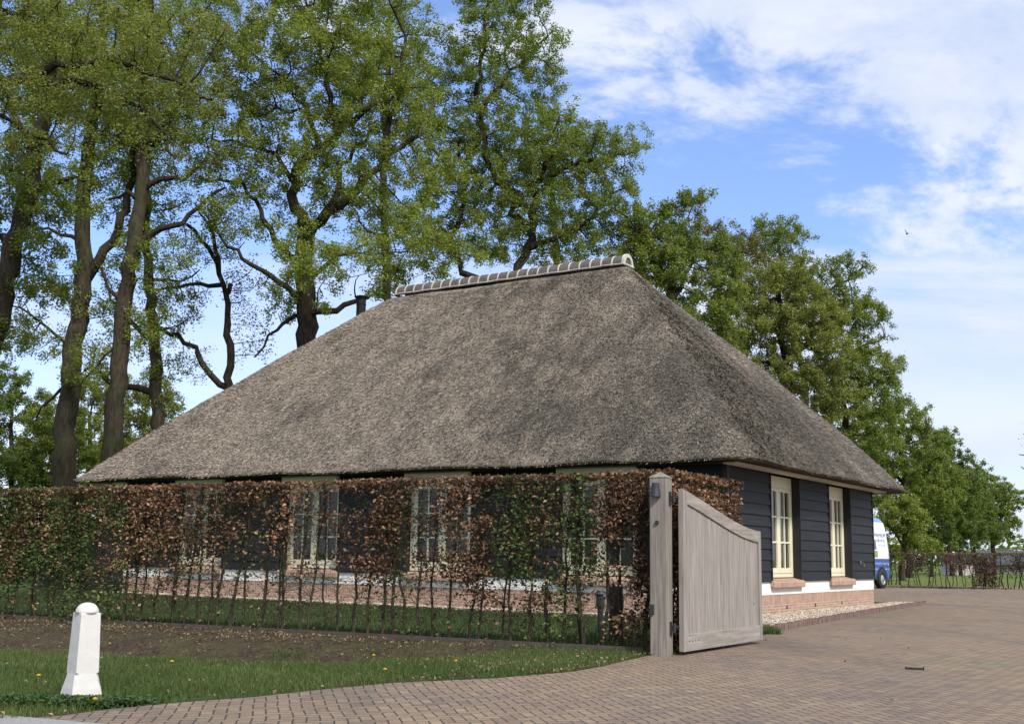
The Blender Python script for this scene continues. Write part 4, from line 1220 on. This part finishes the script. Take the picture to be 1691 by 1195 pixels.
# black screen joined to the far end of the barn
mb = MB(); e0 = hw(0, HL+.02); e1 = hw(0.0, HL+3.4)
m_ = 22
for q in range(m_):
    a_ = e0+(e1-e0)*(q/m_); b_ = e0+(e1-e0)*((q+.93)/m_); nn = hu*.03
    mb.hexa([(a_[0], a_[1], .05), (b_[0], b_[1], .05), (b_[0]+nn[0], b_[1]+nn[1], .05), (a_[0]+nn[0], a_[1]+nn[1], .05), (a_[0], a_[1], 1.85), (b_[0], b_[1], 1.85), (b_[0]+nn[0], b_[1]+nn[1], 1.85), (a_[0]+nn[0], a_[1]+nn[1], 1.85)])
tag(mb.build('timber_fence', M_blackr), 'black timber screen behind the hedge at the far left end of the barn', 'fence')

# ---------------------------------------------------------------- gate post and gate
pa = G(1102, 1084)[:2]                     # near right foot edge of the post
PW = .235
post = empty('gate_post', (pa[0], pa[1], 0), 0, 'thick weathered oak gate post with pyramid cap and small lamp', 'gate post')
ax, ay = -hd*PW, -hn*PW                    # along hedge to the left, and away
zt = U(1102, 788, float(pa[1]))[2]


def pbox(mb, x0, x1, y0, y1, z0, z1, c=0):
    P = [(x0, y0), (x1, y0), (x1, y1), (x0, y1)]
    q = [(ax*px_/PW+ay*py_/PW) for px_, py_ in P]
    mb.hexa([(v[0], v[1], z0) for v in q]+[(v[0], v[1], z1) for v in q])


mb = MB(); pbox(mb, 0, PW, 0, PW, -.1, zt)
mb.build('post_body', M_post, post, bevel=.012)
mb = MB(); q = [(ax*a_+ay*b_) for a_, b_ in ((-.02, -.02), (1.02, -.02), (1.02, 1.02), (-.02, 1.02))]; cc = (ax+ay)/2
mb.add([(v[0], v[1], zt-.001) for v in q]+[(v[0], v[1], zt+.012) for v in q]+[(cc[0], cc[1], zt+.085)], [(0, 3, 2, 1), (0, 1, 5, 4), (1, 2, 6, 5), (2, 3, 7, 6), (3, 0, 4, 7), (4, 5, 8), (5, 6, 8), (6, 7, 8), (7, 4, 8)])
mb.build('post_cap', M_post, post)
# wall lamp: small bell on the road face
lc = ax*.58-ay*.16; zl = U(1087, 812, float(pa[1]))[2]
mb = MB(); mb.lathe([(.030, zl+.125), (.045, zl+.120), (.052, zl+.05), (.068, zl-.045), (.070, zl-.055), (.058, zl-.055)], 18, (lc[0], lc[1]))
bk = ax*.55
mb.tube([(bk[0], bk[1], zl+.04), (lc[0], lc[1], zl+.04)], [.03, .03], 8)
mb.build('lamp', M_metal, post, smooth=False)
zb_ = U(1087, 862, float(pa[1]))[2]; bc = ax*.55
mb = MB(); mb.tube([(bc[0]+hn[0]*.0, bc[1], zb_), (bc[0]+hn[0]*.03, bc[1]+hn[1]*.03, zb_)], [.028, .024], 14); mb.build('push_button', M_metal, post)
zk = U(1077, 1006, float(pa[1]))[2]; kc = ax*.96
mb = MB(); P = [kc+hd*.0, kc+hd*.055]; nn = hn*.045
mb.hexa([(v[0], v[1], zk-.065) for v in (P[0], P[1], P[1]+nn, P[0]+nn)]+[(v[0], v[1], zk+.065) for v in (P[0], P[1], P[1]+nn, P[0]+nn)]); mb.build('letter_sensor', M_metal, post, bevel=.008)
for z_ in (U(1112, 822, float(pa[1]))[2], .35):
    mb = MB(); c0 = ay*.55+hd*.005
    P = [c0-ay*.14, c0+ay*.14, c0+ay*.14+hd*.012, c0-ay*.14+hd*.012]
    mb.hexa([(v[0], v[1], z_-.09) for v in P]+[(v[0], v[1], z_+.09) for v in P])
    g_ = gh-pa
    mb.tube([(c0[0], c0[1], z_+.02), (g_[0]-.02, g_[1]+.03, z_+.02)], [.014, .014], 8)
    mb.tube([(c0[0]+hd[0]*.05, c0[1]+hd[1]*.05, z_-.05), (c0[0]+hd[0]*.05, c0[1]+hd[1]*.05, z_+.07)], [.018, .018], 8)
    mb.build('hinge', M_metal, post)

GL = float(np.linalg.norm(ge-gh)); GT = .075
gate = empty('driveway_gate', (gh[0], gh[1], 0), math.atan2(gd[1], gd[0]), 'open weathered oak driveway gate with sweeping curved top rail', 'gate')


def onleaf(px, py):
    rr_ = ray(px, py); A_ = np.array([[rr_[0], -gd[0]], [rr_[1], -gd[1]]]); s_ = np.linalg.solve(A_, gh-CAM[:2]*0)
    return s_[1], H+rr_[2]*s_[0]


tp = [onleaf(*p) for p in [(1131, 808.5), (1150, 821.5), (1170.5, 835.5), (1198, 854), (1226, 868), (1253, 877), (1257, 878)]]
tx = np.array([p[0] for p in tp]); tz = np.array([p[1] for p in tp]); tx[0] = 0; tx[-1] = GL
cf = np.polyfit(tx, tz, 3); topz = lambda x: float(np.polyval(cf, x))
Z0 = .05
# local x along the leaf; local -y faces the drive
mb = MB(); mb.hexa([(0, -GT/2, Z0), (.14, -GT/2, Z0), (.14, GT/2, Z0), (0, GT/2, Z0), (0, -GT/2, topz(0)), (.14, -GT/2, topz(.14)), (.14, GT/2, topz(.14)), (0, GT/2, topz(0))]); mb.build('hinge_stile', M_gate, gate, bevel=.006)
mb = MB(); mb.hexa([(GL-.10, -GT/2, Z0), (GL, -GT/2, Z0), (GL, GT/2, Z0), (GL-.10, GT/2, Z0), (GL-.10, -GT/2, topz(GL-.1)), (GL, -GT/2, topz(GL)), (GL, GT/2, topz(GL)), (GL-.10, GT/2, topz(GL-.1))]); mb.build('closing_stile', M_gate, gate, bevel=.006)
mb = MB(); m_ = 26; xs = np.linspace(.142, GL-.102, m_); vs = []
for x in xs:
    t_ = topz(x); vs += [(x, -GT/2+.003, t_-.17), (x, GT/2-.003, t_-.17), (x, GT/2-.003, t_), (x, -GT/2+.003, t_)]
fs = []
for q in range(m_-1):
    for e in range(4): fs.append((q*4+e, q*4+(e+1) % 4, (q+1)*4+(e+1) % 4, (q+1)*4+e))
fs += [(0, 1, 2, 3), tuple((m_-1)*4+e for e in (3, 2, 1, 0))]
mb.add(vs, fs); mb.build('top_rail', M_rail, gate, bevel=.004)
mb = MB(); mb.box(.142, GL-.102, -GT/2+.003, GT/2-.003, Z0, Z0+.22); mb.build('bottom_rail', M_rail, gate, bevel=.005)
nbd = 25; bw = (GL-.242)/nbd
for q in range(nbd):
    mb = MB(); a_ = .142+q*bw+.0015; b_ = a_+bw-.003; jit = rr.uniform(-.002, .002)
    mb.hexa([(a_, -.012+jit, Z0+.2), (b_, -.012+jit, Z0+.2), (b_, .012, Z0+.2), (a_, .012, Z0+.2), (a_, -.012+jit, topz(a_)-.15), (b_, -.012+jit, topz(b_)-.15), (b_, .012, topz(b_)-.15), (a_, .012, topz(a_)-.15)])
    mb.build('board', M_gate, gate, bevel=.003, seg=1)
mb = MB()
for q in range(5):
    x = .05+q*.11; m2 = MB(); m2.tube([(x, -GT/2-.003, Z0+.13), (x, -GT/2+.01, Z0+.13)], [.007, .007], 8); m2.build('screw', M_metal, gate)
mb.tube([(GL-.3, -.02, Z0+.55), (GL-.3, -.0, Z0+.55)], [.010, .010], 8)
mb.build('screw', M_metal, gate)

# ---------------------------------------------------------------- bollard
bc_ = G(133, 1157)[:2]
bo = empty('bollard', (bc_[0], bc_[1], 0), math.radians(24)+math.atan2(-bc_[0], bc_[1])*1.0, 'white painted concrete bollard with domed top on the grass verge', 'bollard')
mb = MB(); vs = []; prof = [(-.1, .132, .004), (.03, .130, .006), (.07, .1265, .012), (.11, .121, .017), (.15, .1130, .022), (.19, .1065, .026), (.218, .1015, .029), (.226, .0995, .026), (.240, .0985, .005), (.71, .0855, .006), (.722, .084, .006)]
for z, h_, c in prof:
    for sx, sy in ((1, 1), (-1, 1), (-1, -1), (1, -1)):
        for k in ((0, 1) if sx*sy > 0 else (1, 0)):
            vs.append((sx*(h_-(c if k else 0)), sy*(h_-(0 if k else c)), z))
n_ = 8; fs = [(j*n_+i, j*n_+(i+1) % n_, (j+1)*n_+(i+1) % n_, (j+1)*n_+i) for j in range(len(prof)-1) for i in range(n_)]
fs += [tuple(range(8))[::-1], tuple(len(prof)*8-8+i for i in range(8))]
mb.add(vs, fs); mb.build('shaft', M_bollard, bo, bevel=.004)
mb = MB(); mb.lathe([(.096, .716), (.094, .738), (.085, .762), (.068, .783), (.044, .798), (.016, .805)], 28); mb.build('dome', M_bollard, bo, smooth=True)
mb = MB(); rb = random.Random(4); pts = []
for k in range(20):
    a = 2*math.pi*k/20; R = .19+.04*rb.random(); pts.append((R*math.cos(a), R*math.sin(a)))
mb.add([(p[0], p[1], -.03) for p in pts]+[(p[0], p[1], .010) for p in pts]+[(p[0]*.75, p[1]*.75, .04) for p in pts], [(k, (k+1) % 20, 20+(k+1) % 20, 20+k) for k in range(20)]+[(20+k, 20+(k+1) % 20, 40+(k+1) % 20, 40+k) for k in range(20)]+[tuple(range(40, 60))])
mb.build('foot', M_bollard, bo)

# ---------------------------------------------------------------- short dark posts behind the hedge
p = G(1016, 1057)[:2]+np.array([.05, .45])
mb = MB(); mb.tube([(p[0], p[1], -.1), (p[0]+.01, p[1], .5), (p[0], p[1]+.01, .84)], [.12, .115, .11], 10); tag(mb.build('wooden_stump', M_dwood, bevel=.01), 'short thick dark wooden post behind the hedge beside the gate post', 'post')
p = G(997, 1050)[:2]+np.array([0, .7])
mb = MB(); mb.lathe([(.05, 0), (.05, .42), (.075, .44), (.075, .62), (.10, .64), (.06, .70)], 12, (p[0], p[1])); tag(mb.build('garden_lamp', M_metal), 'low grey garden lamp beside the dark wooden post behind the hedge', 'lamp')

# ---------------------------------------------------------------- van
VP = U(1455, 973, 43.3); vz = .27
vang = math.radians(47+180)
VP = VP-.93*np.array([-math.sin(vang), math.cos(vang), 0])     # heading
van = empty('parked_van', (VP[0], VP[1], vz), vang, 'white and blue lettered panel van parked behind the right corner of the barn', 'van')
# local +x forward, +y left side (faces us). rear wheel hub at x=0
M_vw = simple('van_white', (.74, .76, .80), .25, .03, 2); M_vb = simple('van_blue', (.05, .17, .48), .3, .08, 2); M_vbd = simple('van_dark_blue', (.035, .045, .16), .3, .08, 3)
M_tyre = simple('tyre', (.015, .015, .016), .8, .2, 20); M_rim = simple('rim', (.42, .43, .45), .35, .1, 10, metallic=.5); M_vg = simple('van_print_grey', (.25, .27, .33), .5, .1, 5)
M_vlg = simple('van_print_green', (.22, .30, .10), .5, .3, 12); M_vpur = simple('van_print_purple', (.13, .10, .17), .5, .4, 9); M_txt = simple('van_print_white', (.75, .8, .85), .5, .02, 5)
M_lamp = simple('tail_lamp', (.35, .02, .02), .2, .1, 5)
Hh = 2.66; xr, xf = -.90, 4.7; hwid = .98
# cross sections along the length: half-width by height
zs = [.32, .55, 1.0, 1.35, 1.9, 2.25, 2.45, 2.58, 2.64, 2.66]
wy = [.96, .98, .99, .985, .94, .89, .83, .70, .45, .0]


def rearx(z): return xr+.02+max(0, z-1.0)*.10+max(0, z-2.3)**2*1.1


def frontx(z):
    if z < 1.05: return xf-.05*abs(z-.7)
    if z < 1.35: return xf-.35-(z-1.05)*.6
    return xf-.9-(z-1.35)*.75 if z < 2.2 else xf-1.54-(z-2.2)*1.6


stations = np.linspace(0, 1, 22)
vs = []
zfine = np.concatenate([np.linspace(.32, 2.4, 22), [2.48, 2.54, 2.59, 2.63, 2.655, 2.66]])
wf_ = lambda z: float(np.interp(z, zs, wy))
for z in zfine:
    for sgn in (1, -1):
        for t in (stations if sgn == 1 else stations[::-1]):
            xa, xb = rearx(z), frontx(z); x = xa+(xb-xa)*t
            e = min(x-xa, xb-x); wv = wf_(z)*(1-.10*math.exp(-e*9))
            vs.append((x, sgn*wv, z))
nr_ = 44; fs = [(j*nr_+i, j*nr_+(i+1) % nr_, (j+1)*nr_+(i+1) % nr_, (j+1)*nr_+i) for j in range(len(zfine)-1) for i in range(nr_)]
fs += [tuple(range(nr_))[::-1], tuple((len(zfine)-1)*nr_+i for i in range(nr_))]
vm, n, b = mat('van_livery')
co = n.new('ShaderNodeTexCoord').outputs['Object']; zc_ = n.sep(co)[2]
c = n.mix(n.m('GREATER_THAN', zc_, 2.42), (.72, .75, .80), (.10, .27, .62))
c = n.mix(n.m('LESS_THAN', zc_, 1.09), c, (.13, .04, .10)); c = n.mix(n.m('LESS_THAN', zc_, 1.06), c, (.04, .10, .34))
c = n.mix(n.m('LESS_THAN', zc_, .74), c, (.30, .34, .42)); c = n.mix(n.m('LESS_THAN', zc_, .70), c, (.05, .15, .42))
n.put(b.inputs['Base Color'], c); b.inputs['Roughness'].default_value = .25; b.inputs['Coat Weight'].default_value = .3
mb = MB(); mb.add(vs, fs); body = mb.build('body', vm, van, smooth=True)
# wheel arches: dark discs recessed look, then wheels
for x in (0, 3.65):
    for sgn in (1, -1):
        mb = MB(); y_ = sgn*.93
        seg = 20; vv_ = [(x+.44*math.cos(math.pi*k/seg), y_+sgn*.058, .36+.44*math.sin(math.pi*k/seg)) for k in range(seg+1)]
        vv_ = [(x+.44, y_+sgn*.058, .30)]+vv_+[(x-.44, y_+sgn*.058, .30)]
        m2 = len(vv_); mb.add(vv_+[(v[0], v[1]-sgn*.2, v[2]) for v in vv_], [tuple(range(m2)), tuple(range(m2, 2*m2))[::-1]]+[(k, (k+1) % m2, m2+(k+1) % m2, m2+k) for k in range(m2)])
        mb.build('wheel_arch', M_tyre, body)
        w_ = MB(); prof = [(.20, .10), (.33, .11), (.355, .08), (.36, -.08), (.33, -.11), (.20, -.10)]
        vv_ = []; nn_ = 28
        for R, oy in prof:
            for k in range(nn_): a = 2*math.pi*k/nn_; vv_.append((x+R*math.cos(a), sgn*(.93+oy), .36+R*math.sin(a)))
        w_.add(vv_, [(j*nn_+i, j*nn_+(i+1) % nn_, (j+1)*nn_+(i+1) % nn_, (j+1)*nn_+i) for j in range(len(prof)-1) for i in range(nn_)])
        wh = w_.build('wheel', M_tyre, van, smooth=True)
        rm = MB(); prof = [(.235, .105), (.215, .06), (.16, .05), (.11, .085), (.06, .10), (.0, .10)]; vv_ = []
        for R, oy in prof:
            for k in range(nn_): a = 2*math.pi*k/nn_; vv_.append((x+R*math.cos(a), sgn*(.93+oy), .36+R*math.sin(a)))
        rm.add(vv_, [(j*nn_+i, j*nn_+(i+1) % nn_, (j+1)*nn_+(i+1) % nn_, (j+1)*nn_+i) for j in range(len(prof)-1) for i in range(nn_)])
        rm.build('rim', M_rim, wh, smooth=True)
for sgn in (1, -1):
    mb = MB(); mb.box(xr+.03, xr+.12, sgn*.80-.06, sgn*.80+.05, 1.15, 1.55); mb.build('tail_light', M_lamp, van, bevel=.02)
mb = MB(); mb.box(xr-.08, xr+.10, -.9, .9, .36, .52); mb.build('bumper', M_tyre, van, bevel=.03)
mb = MB()
for sgn in (1, -1): mb.box(3.05, 3.75, sgn*.93-.03, sgn*.93+.03, 1.42, 1.95)
mb.build('side_window', M_glass, van, bevel=.02)


def vtext(s, x, z, size, m_, sx=1.0, side=True):
    cu_ = bpy.data.curves.new('lettering', 'FONT'); cu_.body = s; cu_.size = size; cu_.extrude = .002
    tmp = bpy.data.objects.new('tmp', cu_); COL.objects.link(tmp); dg = bpy.context.evaluated_depsgraph_get(); dg.update()
    me = bpy.data.meshes.new_from_object(tmp.evaluated_get(dg)); bpy.data.objects.remove(tmp)
    # local text x runs from front towards the rear on the left side
    y_ = np.interp(z+size*.35, zs, wy)
    sl_ = math.atan2(np.interp(z, zs, wy)-np.interp(z+size, zs, wy), size)
    for v in me.vertices:
        tx_, ty_ = v.co.x*sx, v.co.y
        v.co = Vector((x-tx_, np.interp(z+ty_, zs, wy)+.006, z+ty_))
    me.materials.clear(); me.materials.append(m_)
    return link(bpy.data.objects.new('lettering', me), body)


M_vnavy = simple('van_print_navy', (.10, .11, .22), .5, .1, 5)
vtext('PREMIUM', .40, 1.88, .19, M_vnavy, 1.12)
vtext('SERVICES', .30, 1.70, .15, M_vg, 1.12)
vtext('Tuin  Sier  Bad', .20, 1.55, .085, M_vg, 1.15)
vtext('community cleaning', .72, .88, .15, M_txt, 1.10)
# printed picture of a dark figure above a green patch, curved with the panel
def patch(xa, xb, za, zb_, m_, nm):
    mb = MB(); m2 = 6; vs = []
    for q in range(m2+1):
        z = za+(zb_-za)*q/m2; y_ = np.interp(z, zs, wy)+.004
        vs += [(xa, y_, z), (xb, y_, z)]
    mb.add(vs, [(2*q, 2*q+1, 2*q+3, 2*q+2) for q in range(m2)]); return mb.build(nm, m_, body)
patch(.95, .36, 1.42, 1.78, M_vpur, 'printed_picture'); patch(.95, .52, 1.78, 2.05, M_vpur, 'printed_picture'); patch(.75, .28, 1.14, 1.38, M_vlg, 'printed_picture')

# ---------------------------------------------------------------- small things
# ground stop on the paving
p = G(1511, 1106)[:2]
mb = MB(); mb.box(-.17, .13, -.022, .022, .006, .034); mb.hexa([(.13, -.03, .006), (.17, -.03, .006), (.17, .03, .006), (.13, .03, .006), (.145, -.03, .055), (.165, -.03, .055), (.165, .03, .055), (.145, .03, .055)])
mb.box(-.175, -.15, -.03, .03, .006, .045)
o = mb.build('gate_stop', M_dwood, bevel=.004); o.scale = (.62, .8, .8); o.location = (p[0], p[1], .004); o.rotation_euler = (0, 0, math.radians(-22)); tag(o, 'dark iron gate stop lying on the open brick paving at the right', 'gate stop')
# leaf and dirt patch in the yard
r = np.random.default_rng(90)
c = G(1556, 972, .25)[:2]; m_ = 1400
P = np.stack([c[0]+r.normal(size=m_)*1.0, c[1]+r.normal(size=m_)*.5, np.full(m_, .30)+np.abs(r.normal(size=m_))*.012], 1)
P[:, 2] = ground_z(P[:, 0], P[:, 1])+.015+np.abs(r.normal(size=m_))*.012
M_deb = leafmat('dark_debris', (.02, .02, .012), (.05, .045, .025), (.10, .09, .05), .1)
o = leaf_obj('plant_debris', P, .09, M_deb, None, r, up=2); tag(o, 'patch of dark plant debris on the paving in front of the far hedge', 'debris', kind='stuff')

# pale shed and dark barn beyond the far hedge
M_pale = simple('pale_wall', (.52, .46, .44), .8, .1, 2)
bp = U(1584, 945, 96)
sh = empty('garden_shed', (bp[0], bp[1], .2), 0, 'small pale shed seen through the low hedge beyond the yard', 'shed')
mb = MB(); mb.box(-1.1, 1.1, -1, 1, 0, 1.15); mb.build('wall', M_pale, sh)
mb = MB(); mb.add([(-1.3, -1.2, 1.1), (1.3, -1.2, 1.1), (1.3, 1.2, 1.1), (-1.3, 1.2, 1.1), (-1.3, 0, 1.7), (1.3, 0, 1.7)], [(0, 1, 5, 4), (3, 4, 5, 2), (0, 4, 3), (1, 2, 5), (0, 3, 2, 1)]); mb.build('roof', M_tile, sh)
bp = U(1700, 945, 120)
sh = empty('field_barn', (bp[0], bp[1], .2), 0, 'long low dark barn in the field at the right edge', 'barn')
mb = MB(); mb.box(-5.5, 9, -3, 3, 0, 1.0); mb.build('wall', simple('barn_wall', (.20, .19, .18), .8, .2, 2), sh)
mb = MB(); mb.add([(-6, -3.4, .95), (9.5, -3.4, .95), (9.5, 3.4, .95), (-6, 3.4, .95), (-5.6, 0, 2.4), (9.1, 0, 2.4)], [(0, 1, 5, 4), (3, 4, 5, 2), (0, 4, 3), (1, 2, 5), (0, 3, 2, 1)]); mb.build('roof', simple('dark_roof', (.055, .06, .075), .8, .2, 2), sh)

# bird
bp = U(1498, 386, 30)
M_bird = simple('bird_plumage', (.02, .02, .025), .7, .2, 30)
bd = empty('flying_bird', tuple(bp), math.radians(20), 'small dark bird flying against the sky at the upper right', 'bird')
mb = MB(); mb.tube([(-.085, 0, .0), (-.06, 0, .002), (-.02, 0, .0), (.03, 0, 0), (.06, 0, .006), (.075, 0, .008), (.098, 0, .006)], [.004, .020, .034, .032, .018, .016, .002], 10)
mb.add([(-.07, -.010, 0), (-.07, .010, 0), (-.15, .028, .002), (-.15, -.028, .002), (-.07, -.010, .006), (-.07, .010, .006), (-.15, .028, .006), (-.15, -.028, .006)], [(0, 1, 2, 3), (4, 7, 6, 5), (0, 3, 7, 4), (1, 5, 6, 2), (3, 2, 6, 7)])
mb.build('body', M_bird, bd, smooth=True)
for s in (1, -1):
    mb = MB(); prof = [(.045, -.035, .0, 0), (.05, -.03, .06, .035), (.03, -.025, .11, .075), (.0, -.02, .16, .11)]; vs = []
    for xa, xb, yy, z in prof: vs += [(xa, s*yy, z), (xb, s*yy, z), (xb, s*yy, z+.005), (xa, s*yy, z+.005)]
    mb.add(vs, [(q*4+e, q*4+(e+1) % 4, q*4+4+(e+1) % 4, q*4+4+e) for q in range(3) for e in range(4)]+[(0, 1, 2, 3), (15, 14, 13, 12)])
    mb.build('wing', M_bird, bd)
bd.scale = (.72, .72, .72)
bd.rotation_euler = (math.radians(35), math.radians(-15), math.radians(50))

# ---------------------------------------------------------------- verge grass, litter, dandelions
r = np.random.default_rng(11)


def blades(P, hgt, wid, r, lean=.35):
    n = len(P); a = r.uniform(0, 6.283, n); h_ = hgt*(.5+r.random(n)); w = wid*(.6+.8*r.random(n))
    dx, dy = np.cos(a), np.sin(a); lx, ly = r.normal(size=n)*lean*h_, r.normal(size=n)*lean*h_
    v0 = P+np.stack([dx*w, dy*w, -.01*np.ones(n)], 1); v1 = P-np.stack([dx*w, dy*w, .01*np.ones(n)], 1)
    v2 = P+np.stack([lx*.45-dx*w*.7, ly*.45-dy*w*.7, h_*.6], 1); v3 = P+np.stack([lx*.45+dx*w*.7, ly*.45+dy*w*.7, h_*.6], 1)
    v4 = P+np.stack([lx, ly, h_], 1)
    V = np.stack([v0, v1, v2, v3, v4], 1).reshape(-1, 3); q = np.arange(n)*5
    F = np.stack([np.stack([q, q+1, q+2], 1), np.stack([q, q+2, q+3], 1), np.stack([q+3, q+2, q+4], 1)], 1).reshape(-1, 3)
    return V, F


n_ = 420000
x = r.uniform(-9, 2.2, n_); y = r.uniform(8.4, 16.5, n_)
ed, bk_ = f_edge(x), f_bank(x)
gm = np.array([mnoise.noise((float(a)*1.3, float(b)*1.3, 9)) for a, b in zip(x[::1], y[::1])]) if False else np.sin(x*3.1+np.sin(y*4))*.3+np.sin(y*5.3+x*2.2)*.3
keep = (y > ed+.04+.10*r.random(n_)) & (y < bk_+.15+1.5*r.random(n_)**4*(1+np.sin(x*2.7))) & (r.random(n_) < .42+.5*gm+.25*np.clip((y-ed-.5)/.8, -1, .6))
keep |= (y > ed+.02) & (y < f_hedge(x)-.2) & (r.random(n_) < .03+.30*(np.sin(x*2.3+y*3.1)*np.sin(y*4.7-x*1.7) > .45))
x, y = x[keep], y[keep]; P = np.stack([x, y, ground_z(x, y)], 1)
V, F = blades(P, .050, .0032, r)
o = npmesh('grass', V, F, L_grass, attrs={'tint': ('FACE', np.repeat(r.random(len(P)), 3))})
tag(o, 'short green grass on the roadside verge around the bollard', 'grass', kind='stuff'); print('blades', len(P))
# weeds at the foot of the bollard
n_ = 5200; c = G(150, 1166)[:2]
P = np.stack([c[0]-.1+r.normal(size=n_)*.55, c[1]+.02+r.normal(size=n_)*.10, r.random(n_)*.07], 1)
P = P[(P[:, 1] > f_edge(P[:, 0])+.03)]
o = leaf_obj('weeds', P, .042, leafmat('weed_leaf', (.03, .06, .018), (.055, .10, .03), (.10, .16, .05), .3), None, r, up=1.2); tag(o, 'dark low broadleaf weeds round the foot of the bollard', 'weeds', kind='stuff')
# lawn behind the hedge
n_ = 130000
s_ = r.uniform(-.4, 21, n_); t_ = r.random(n_)
x = r.uniform(-14, 4.3, n_); y = r.uniform(14, 36, n_)
rel = np.stack([x-HX, y-HY], 1); ls = rel@hu
k_ = (y > f_hedge(x)+.3) & (ls < -.6) & ((x-rA[0])*gnn[0]+(y-rA[1])*gnn[1] > .35)
x, y = x[k_], y[k_]; P = np.stack([x, y, np.zeros(len(x))], 1)
V, F = blades(P, .055, .006, r)
o = npmesh('lawn_grass', V, F, leafmat('lawn_blade', (.022, .034, .011), (.042, .060, .020), (.085, .10, .040), .3), attrs={'tint': ('FACE', np.repeat(r.random(len(P)), 3))})
tag(o, 'mown lawn between the tall hedge and the barn', 'lawn', kind='stuff')
# grass tuft between gate end and kerb
c = G(1270, 1046)[:2]; n_ = 2500
P = np.stack([c[0]+r.uniform(-.28, .16, n_), c[1]+r.uniform(-.25, .6, n_), np.zeros(n_)], 1)
V, F = blades(P, .09, .006, r); o = npmesh('grass_tuft', V, F, L_grass, attrs={'tint': ('FACE', np.repeat(r.random(len(P)), 3))}); tag(o, 'small grass tuft between the gate end and the gravel kerb', 'grass', kind='stuff')
# litter of dead beech leaves
n_ = 48000
x = r.uniform(-12, 2.1, n_); y = r.uniform(8.6, 23, n_); hy, by, ed = f_hedge(x), f_bank(x), f_edge(x)
tt = np.clip((hy-y)/np.maximum(hy-by, .01), 0, 3)
pr = np.where(tt < .35, .55, np.where(tt < 1.02, .25, .05)); pr = np.where((y < ed+.25), .22, pr); pr = np.where((x > -1.6) & (tt > 1), pr+.45*np.clip((x+1.6)/1.5, 0, 1), pr); pr = pr*(.25+1.3*(np.sin(x*3.7+y*1.9)*np.sin(y*5.1-x*2.9) > -.1))*.8
k_ = (y < hy+.15) & (y > ed-.05) & (r.random(n_) < pr)
x, y = x[k_], y[k_]; P = np.stack([x, y, ground_z(x, y)+.02+.02*r.random(len(x))], 1)
o = leaf_obj('fallen_leaves', P, .040, L_straw, None, r, up=1.5, fold=.6); tag(o, 'tan dead beech leaves scattered on the bank and verge', 'leaves', kind='stuff')
n_ = 40
x = r.uniform(-4, 12, n_); y = r.uniform(9.0, 26, n_); k_ = (y < f_edge(x)-.05) | (x > 3.5); x, y = x[k_], y[k_]
P = np.stack([x, y, np.full(len(x), .022)], 1)
o = leaf_obj('leaf_litter', P, .045, L_straw, None, r, up=2.5); tag(o, 'few stray pale leaves on the brick paving', 'leaves', kind='stuff')

M_dy = simple('dandelion_yellow', (.80, .52, .02), .6, .1, 60)
M_ds = simple('dandelion_stem', (.16, .22, .07), .6, .1, 30)
dand = [(64, 1114, 'dandelion low in the grass near the left edge of the photo'), (284, 1091, 'dandelion on the bank line right of the bollard'), (636, 1104, 'largest lone dandelion in the grass near the middle of the verge'),
        (617, 1081, 'dandelion on the bare bank above the middle of the verge'), (753, 1090, 'dandelion furthest right, near the gate end of the bank'), (128, 1146, 'dandelion in front of the bollard foot, left one'), (157, 1153, 'dandelion at the right foot of the bollard')]
for q, (px, py, lb) in enumerate(dand):
    h_ = .07 if q != 3 else .05
    p = G(px, py, h_)
    gz = float(ground_z(p[0], p[1])) if p[1] > 8 else 0
    e = empty('dandelion', (p[0], p[1], gz), r.uniform(0, 6), lb, 'flower', 'yellow dandelions on the verge')
    mb = MB(); mb.tube([(0, 0, -.01), (.003, 0, h_*.5), (0, 0, h_-gz)], [.0035, .003, .003], 6); mb.build('stem', M_ds, e)
    mb = MB(); hz_ = h_-gz
    for ring, (R, zz_, m2) in enumerate(((.024, .0, 16), (.018, .006, 13), (.010, .010, 9))):
        for k in range(m2):
            a = 2*math.pi*k/m2+ring*.2; ca_, sa_ = math.cos(a), math.sin(a); wq = .0045
            mb.add([(-sa_*wq*.3, ca_*wq*.3, hz_), (ca_*R-sa_*wq, sa_*R+ca_*wq, hz_+zz_), (ca_*R+sa_*wq, sa_*R-ca_*wq, hz_+zz_), (sa_*wq*.3, -ca_*wq*.3, hz_)], [(0, 1, 2, 3)])
    mb.lathe([(.012, hz_-.010), (.014, hz_), (.009, hz_+.008), (.002, hz_+.010)], 10); mb.build('flower_head', M_dy, e)

print('gate top', [(round(float(a),2), round(float(b),3), round(topz(a),3)) for a, b in zip(tx, tz)])
print('DONE objects', len(bpy.data.objects))
